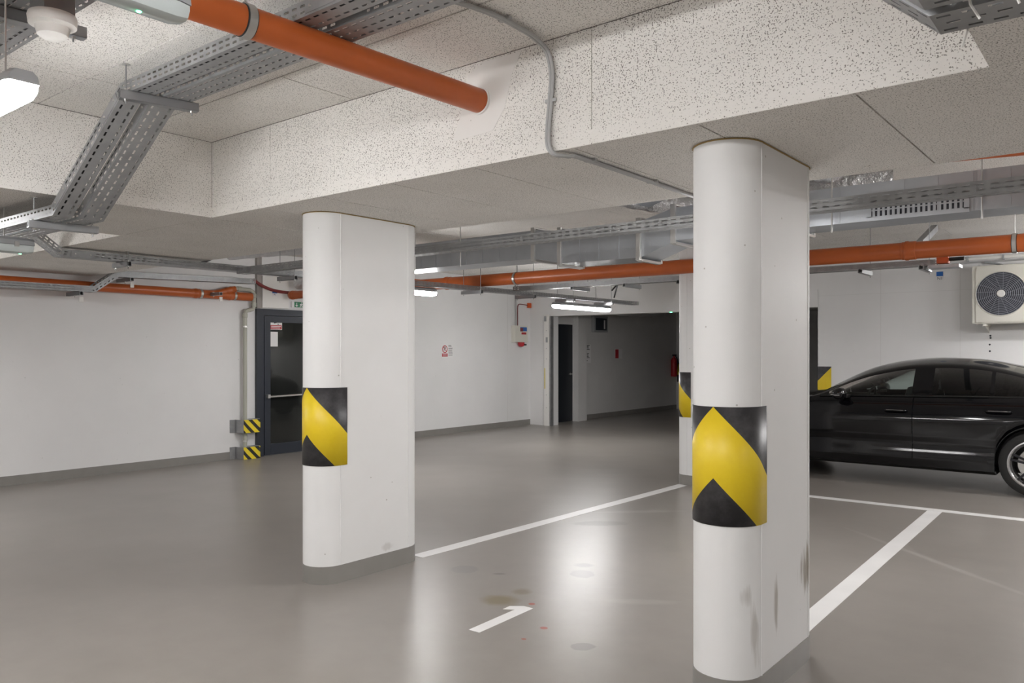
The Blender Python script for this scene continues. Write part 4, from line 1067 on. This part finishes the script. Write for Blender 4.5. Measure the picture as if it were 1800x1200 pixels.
def half_section(s):
    w, zb, zc, zr = W(s), ZB(s), ZC(s), ZR(s)
    z0 = 0.185 + (0.06 * max(0, 1 - s / .5) if s < .5 else 0) + (0.10 * max(0, (s - 4.2) / .43) if s > 4.2 else 0)
    za = 0
    for a in AX:
        if abs(s - a) < RA: za = max(za, WR + math.sqrt(RA * RA - (s - a) ** 2))
    out = []
    for k, (f_, dy) in enumerate(zip(FR, DY)):
        z = z0 + f_ * (zb - z0)
        if za > z0: z = max(z, za + 0.012 * max(0, k - 1))
        out.append((0.0 if k == 0 else max(0.02, w - dy), min(z, zb)))
    yb = w - .095
    yr = yb - 0.62 * zr - (0.02 if zr > 0 else 0) * min(1, zr / .1)
    for t in GT: out.append((yb + (yr - yb) * (t ** 1.25), zb + zr * t))
    zrail = zb + zr
    for t in (.12, .35, .65, 1.0):
        y = yr * (1 - t); out.append((y, zrail + (zc - zrail) * (1 - (1 - t) ** 2.2)))
    return out
base_s = list(np.linspace(0, 4.63, 86))
for a in AX: base_s += [a + RA * math.sin(q) for q in np.linspace(-PI / 2, PI / 2, 25)] + [a - RA - .002, a + RA + .002]
cuts = [1.40, 2.494, 3.19]
base_s = [q for q in base_s if all(abs(q - c) > 0.012 for c in cuts)]
for c in cuts: base_s += [c - .003, c + .003]
win = [1.60, 2.47, 2.665, 3.20, 3.235, 3.62]
base_s = sorted([q for q in base_s if all(abs(q - c) > 0.008 for c in win)] + win)
st = [base_s[0]]
for q in base_s[1:]:
    if q - st[-1] > 0.0015: st.append(q)
secs_ = [half_section(q) for q in st]; NR = len(secs_[0])
NBODY, NGL = len(FR), len(GT)
groups = {}
def put(gname, quad): groups.setdefault(gname, []).append(quad)
for i in range(len(st) - 1):
    sm = (st[i] + st[i + 1]) / 2; gap = (st[i + 1] - st[i]) < 0.0065 and any(abs(sm - c) < .002 for c in cuts)
    for r in range(NR - 1):
        for side in (-1, 1):
            g_ = 'body_shell'
            if gap and 3 <= r <= (NBODY - 1 if sm < 3 else 8) and not (r >= NBODY): continue
            if NBODY - 1 <= r <= NBODY + NGL - 3 and r >= NBODY:
                if 1.60 < sm < 2.47: g_ = 'front_side_window.%d' % side
                elif 2.665 < sm < 3.20: g_ = 'rear_side_window.%d' % side
                elif 3.235 < sm < 3.62: g_ = 'quarter_window.%d' % side
            if r >= NBODY + NGL - 1:
                if 1.47 < sm < 2.12 and r > NBODY + NGL - 1: g_ = 'windscreen'
                elif 3.38 < sm < 4.12 and r > NBODY + NGL - 1: g_ = 'rear_window'
            if 3 <= r < NBODY - 1:
                if 1.40 < sm < 2.494: g_ = 'front_door.%d' % side
                elif 2.494 < sm < 3.19: g_ = 'rear_door.%d' % side
                elif 9 <= r <= 11 and .06 < sm < .42: g_ = 'headlamp.%d' % side
                elif 9 <= r <= 12 and 4.36 < sm < 4.6: g_ = 'tail_lamp.%d' % side
            def P(i_, r_): y, z = secs_[i_][r_]; return (CX0 + st[i_], CY + side * y, z)
            put(g_, (P(i, r), P(i + 1, r), P(i + 1, r + 1), P(i, r + 1)) if side > 0 else (P(i, r), P(i, r + 1), P(i + 1, r + 1), P(i + 1, r)))
put('body_shell', tuple((CX0, CY + y, z) for y, z in secs_[0]) + tuple((CX0, CY - y, z) for y, z in reversed(secs_[0])))
put('body_shell', tuple((CX0 + 4.63, CY + y, z) for y, z in secs_[-1]) + tuple((CX0 + 4.63, CY - y, z) for y, z in reversed(secs_[-1])))
gm = {'body_shell': 'paint', 'front_side_window': 'car_glass', 'rear_side_window': 'car_glass_dark', 'quarter_window': 'car_glass_dark', 'windscreen': 'car_glass', 'rear_window': 'car_glass_dark', 'front_door': 'paint', 'rear_door': 'paint', 'headlamp': 'lamp_clear', 'tail_lamp': 'lamp_red'}
for g_, quads in groups.items():
    mb = MB()
    for q in quads: mb.add(q, [tuple(range(len(q)))])
    nm = g_.split('.')[0]
    me = bpy.data.meshes.new(nm); me.from_pydata(mb.v, [], mb.f)
    bm = bmesh.new(); bm.from_mesh(me); bmesh.ops.remove_doubles(bm, verts=bm.verts, dist=1e-5); bmesh.ops.recalc_face_normals(bm, faces=bm.faces); bm.to_mesh(me); bm.free()
    me.materials.append(M[gm[nm]]); me.shade_smooth(); me.set_sharp_from_angle(angle=math.radians(50))
    o = bpy.data.objects.new(nm, me); COL.objects.link(o); attach(o, car)
def cx(s): return CX0 + s
# wheels
for s in AX:
    for side in (-1, 1):
        yo = CY + side * 0.865; axv = (0, side, 0); c = (cx(s), yo, WR)
        w_ = MB().lathe([(0.232, -0.20), (0.30, -0.20), (0.322, -0.17), (WR, -0.12), (WR, -0.06), (0.318, -0.012), (0.29, 0.004), (0.245, 0.0), (0.232, -0.012), (0.232, -0.20)], c, axv, 48).build('tyre', 'tyre', car, smooth=True)
        rm = MB().lathe([(0.22, -0.20), (0.225, -0.03), (0.243, 0.003), (0.232, 0.006), (0.214, -0.01), (0.205, -0.03), (0.205, -0.20)], c, axv, 48).build('rim', 'alloy', car, smooth=True)
        MB().lathe([(0.0, -0.09), (0.16, -0.09), (0.165, -0.10), (0.165, -0.12)], c, axv, 32).build('brake_disc', 'zinc', rm, smooth=True)
        MB().lathe([(0.0, -0.005), (0.03, -0.005), (0.05, -0.015), (0.06, -0.05)], c, axv, 24).build('hub', 'alloy_dark', rm, smooth=True)
        for k in range(5):
            for e in (-0.13, 0.13):
                t = 2 * PI * k / 5 + 0.3
                p0 = Vector((0.035 * math.cos(t + e * 2), 0, 0.035 * math.sin(t + e * 2))); p1 = Vector((0.222 * math.cos(t + e), 0, 0.222 * math.sin(t + e)))
                d_ = (p1 - p0).normalized(); n_ = Vector((0, 1, 0)).cross(d_)
                MB().obox(Vector(c) + (p0 + p1) / 2 + Vector((0, side * -0.018, 0)), d_ * ((p1 - p0).length / 2), n_ * 0.011, Vector((0, 0.012, 0))).build('spoke', 'alloy_dark', rm, bevel=0.003)
    MB().tube([(cx(s), CY - 0.8, WR), (cx(s), CY + 0.8, WR)], 0.035, 8).build('axle', 'car_trim', car)
    for side in (-1, 1):
        lin = MB(); arc = [(cx(s) + (RA + 0.004) * math.cos(t), WR + (RA + 0.004) * math.sin(t)) for t in np.linspace(-0.35, PI + 0.35, 25)]
        ya, yb_ = CY + side * 0.60, CY + side * 0.86
        for (xa, za), (xb, zb_) in zip(arc[:-1], arc[1:]): lin.add([(xa, ya, za), (xb, ya, zb_), (xb, yb_, zb_), (xa, yb_, za)], [(0, 1, 2, 3)])
        lin.add([(x, ya, z) for x, z in arc], [tuple(range(len(arc)))])
        lin.build('wheel_liner', 'car_trim', car)
# mirrors, handles, sills
for side in (-1, 1):
    yb = CY + side * 0.90
    mc = Vector((cx(1.78), CY + side * 0.955, 0.975))
    bm = bmesh.new(); bmesh.ops.create_uvsphere(bm, u_segments=20, v_segments=12, radius=1.0)
    for v in bm.verts:
        q = v.co; v.co = mc + Vector((q.x * (0.095 if q.x < 0 else 0.06), q.y * 0.105, q.z * 0.07))
    me = bpy.data.meshes.new('mirror'); bm.to_mesh(me); bm.free(); me.materials.append(M['paint']); me.shade_smooth()
    mo = bpy.data.objects.new('mirror', me); COL.objects.link(mo); attach(mo, car)
    MB().obox((cx(1.80), CY + side * 0.85, 0.945), (0.04, 0, 0), (0, 0.07, 0), (0, 0, 0.016)).build('mirror_arm', 'car_trim', mo, bevel=0.005)
    MB().tube([(cx(1.69), CY + side * 1.0, 0.965), (cx(1.74), CY + side * 1.055, 0.962), (cx(1.80), CY + side * 1.058, 0.962)], 0.006, 6).build('mirror_strip', 'chrome', mo)
    for s0, z in ((2.33, .812), (3.285, .842)):
        y = CY + side * (0.89 - 0.012)
        MB().tube(curve([(cx(s0 - .11), y, z - .002), (cx(s0 - .09), y + side * .03, z), (cx(s0), y + side * .036, z), (cx(s0 + .09), y + side * .03, z), (cx(s0 + .11), y, z)], 4), [0.006] + [0.011] * 15 + [0.006], 10).build('door_handle', 'paint', car, smooth=True)
        MB().tube([(cx(s0 - .085), y + side * .043, z + .005), (cx(s0 + .085), y + side * .043, z + .005)], 0.0028, 6).build('handle_strip', 'chrome', car)
    MB().tube([(cx(1.5), CY + side * 0.805, .945), (cx(2.0), CY + side * 0.80, .958), (cx(2.6), CY + side * 0.80, .968), (cx(3.2), CY + side * 0.80, .981), (cx(3.7), CY + side * 0.785, .992)], 0.007, 8).build('window_trim', 'car_trim', car)
# cabin
for s0, y0 in ((2.25, -0.36), (2.25, 0.36), (3.1, -0.36), (3.1, 0.36)):
    MB().obox((cx(s0 - .22), CY + y0, 0.42), (0.25, 0, 0.02), (0, 0.23, 0), (0, 0, 0.10)).build('seat_cushion', 'seat', car, bevel=0.04)
    bk = MB().obox((cx(s0 + .10), CY + y0, 0.76), (0.06, 0, 0.0), (0, 0.23, 0), (0.09, 0, 0.30)).build('seat_back', 'seat', car, bevel=0.04)
    MB().obox((cx(s0 + .22), CY + y0, 1.12), (0.045, 0, 0), (0, 0.12, 0), (0.02, 0, 0.075)).build('headrest', 'seat', bk, bevel=0.03)
MB().obox((cx(1.58), CY, 0.80), (0.22, 0, 0), (0, 0.72, 0), (0, 0, 0.12)).build('dashboard', 'seat', car, bevel=0.05)
MB().tube([Vector((cx(1.92), CY - 0.36, 0.86)) + Vector((0.06 * math.sin(t), 0.18 * math.cos(t), 0.17 * math.sin(t))) for t in np.linspace(0, 2 * PI, 25)], 0.014, 8).build('steering_wheel', 'seat', car, smooth=True)
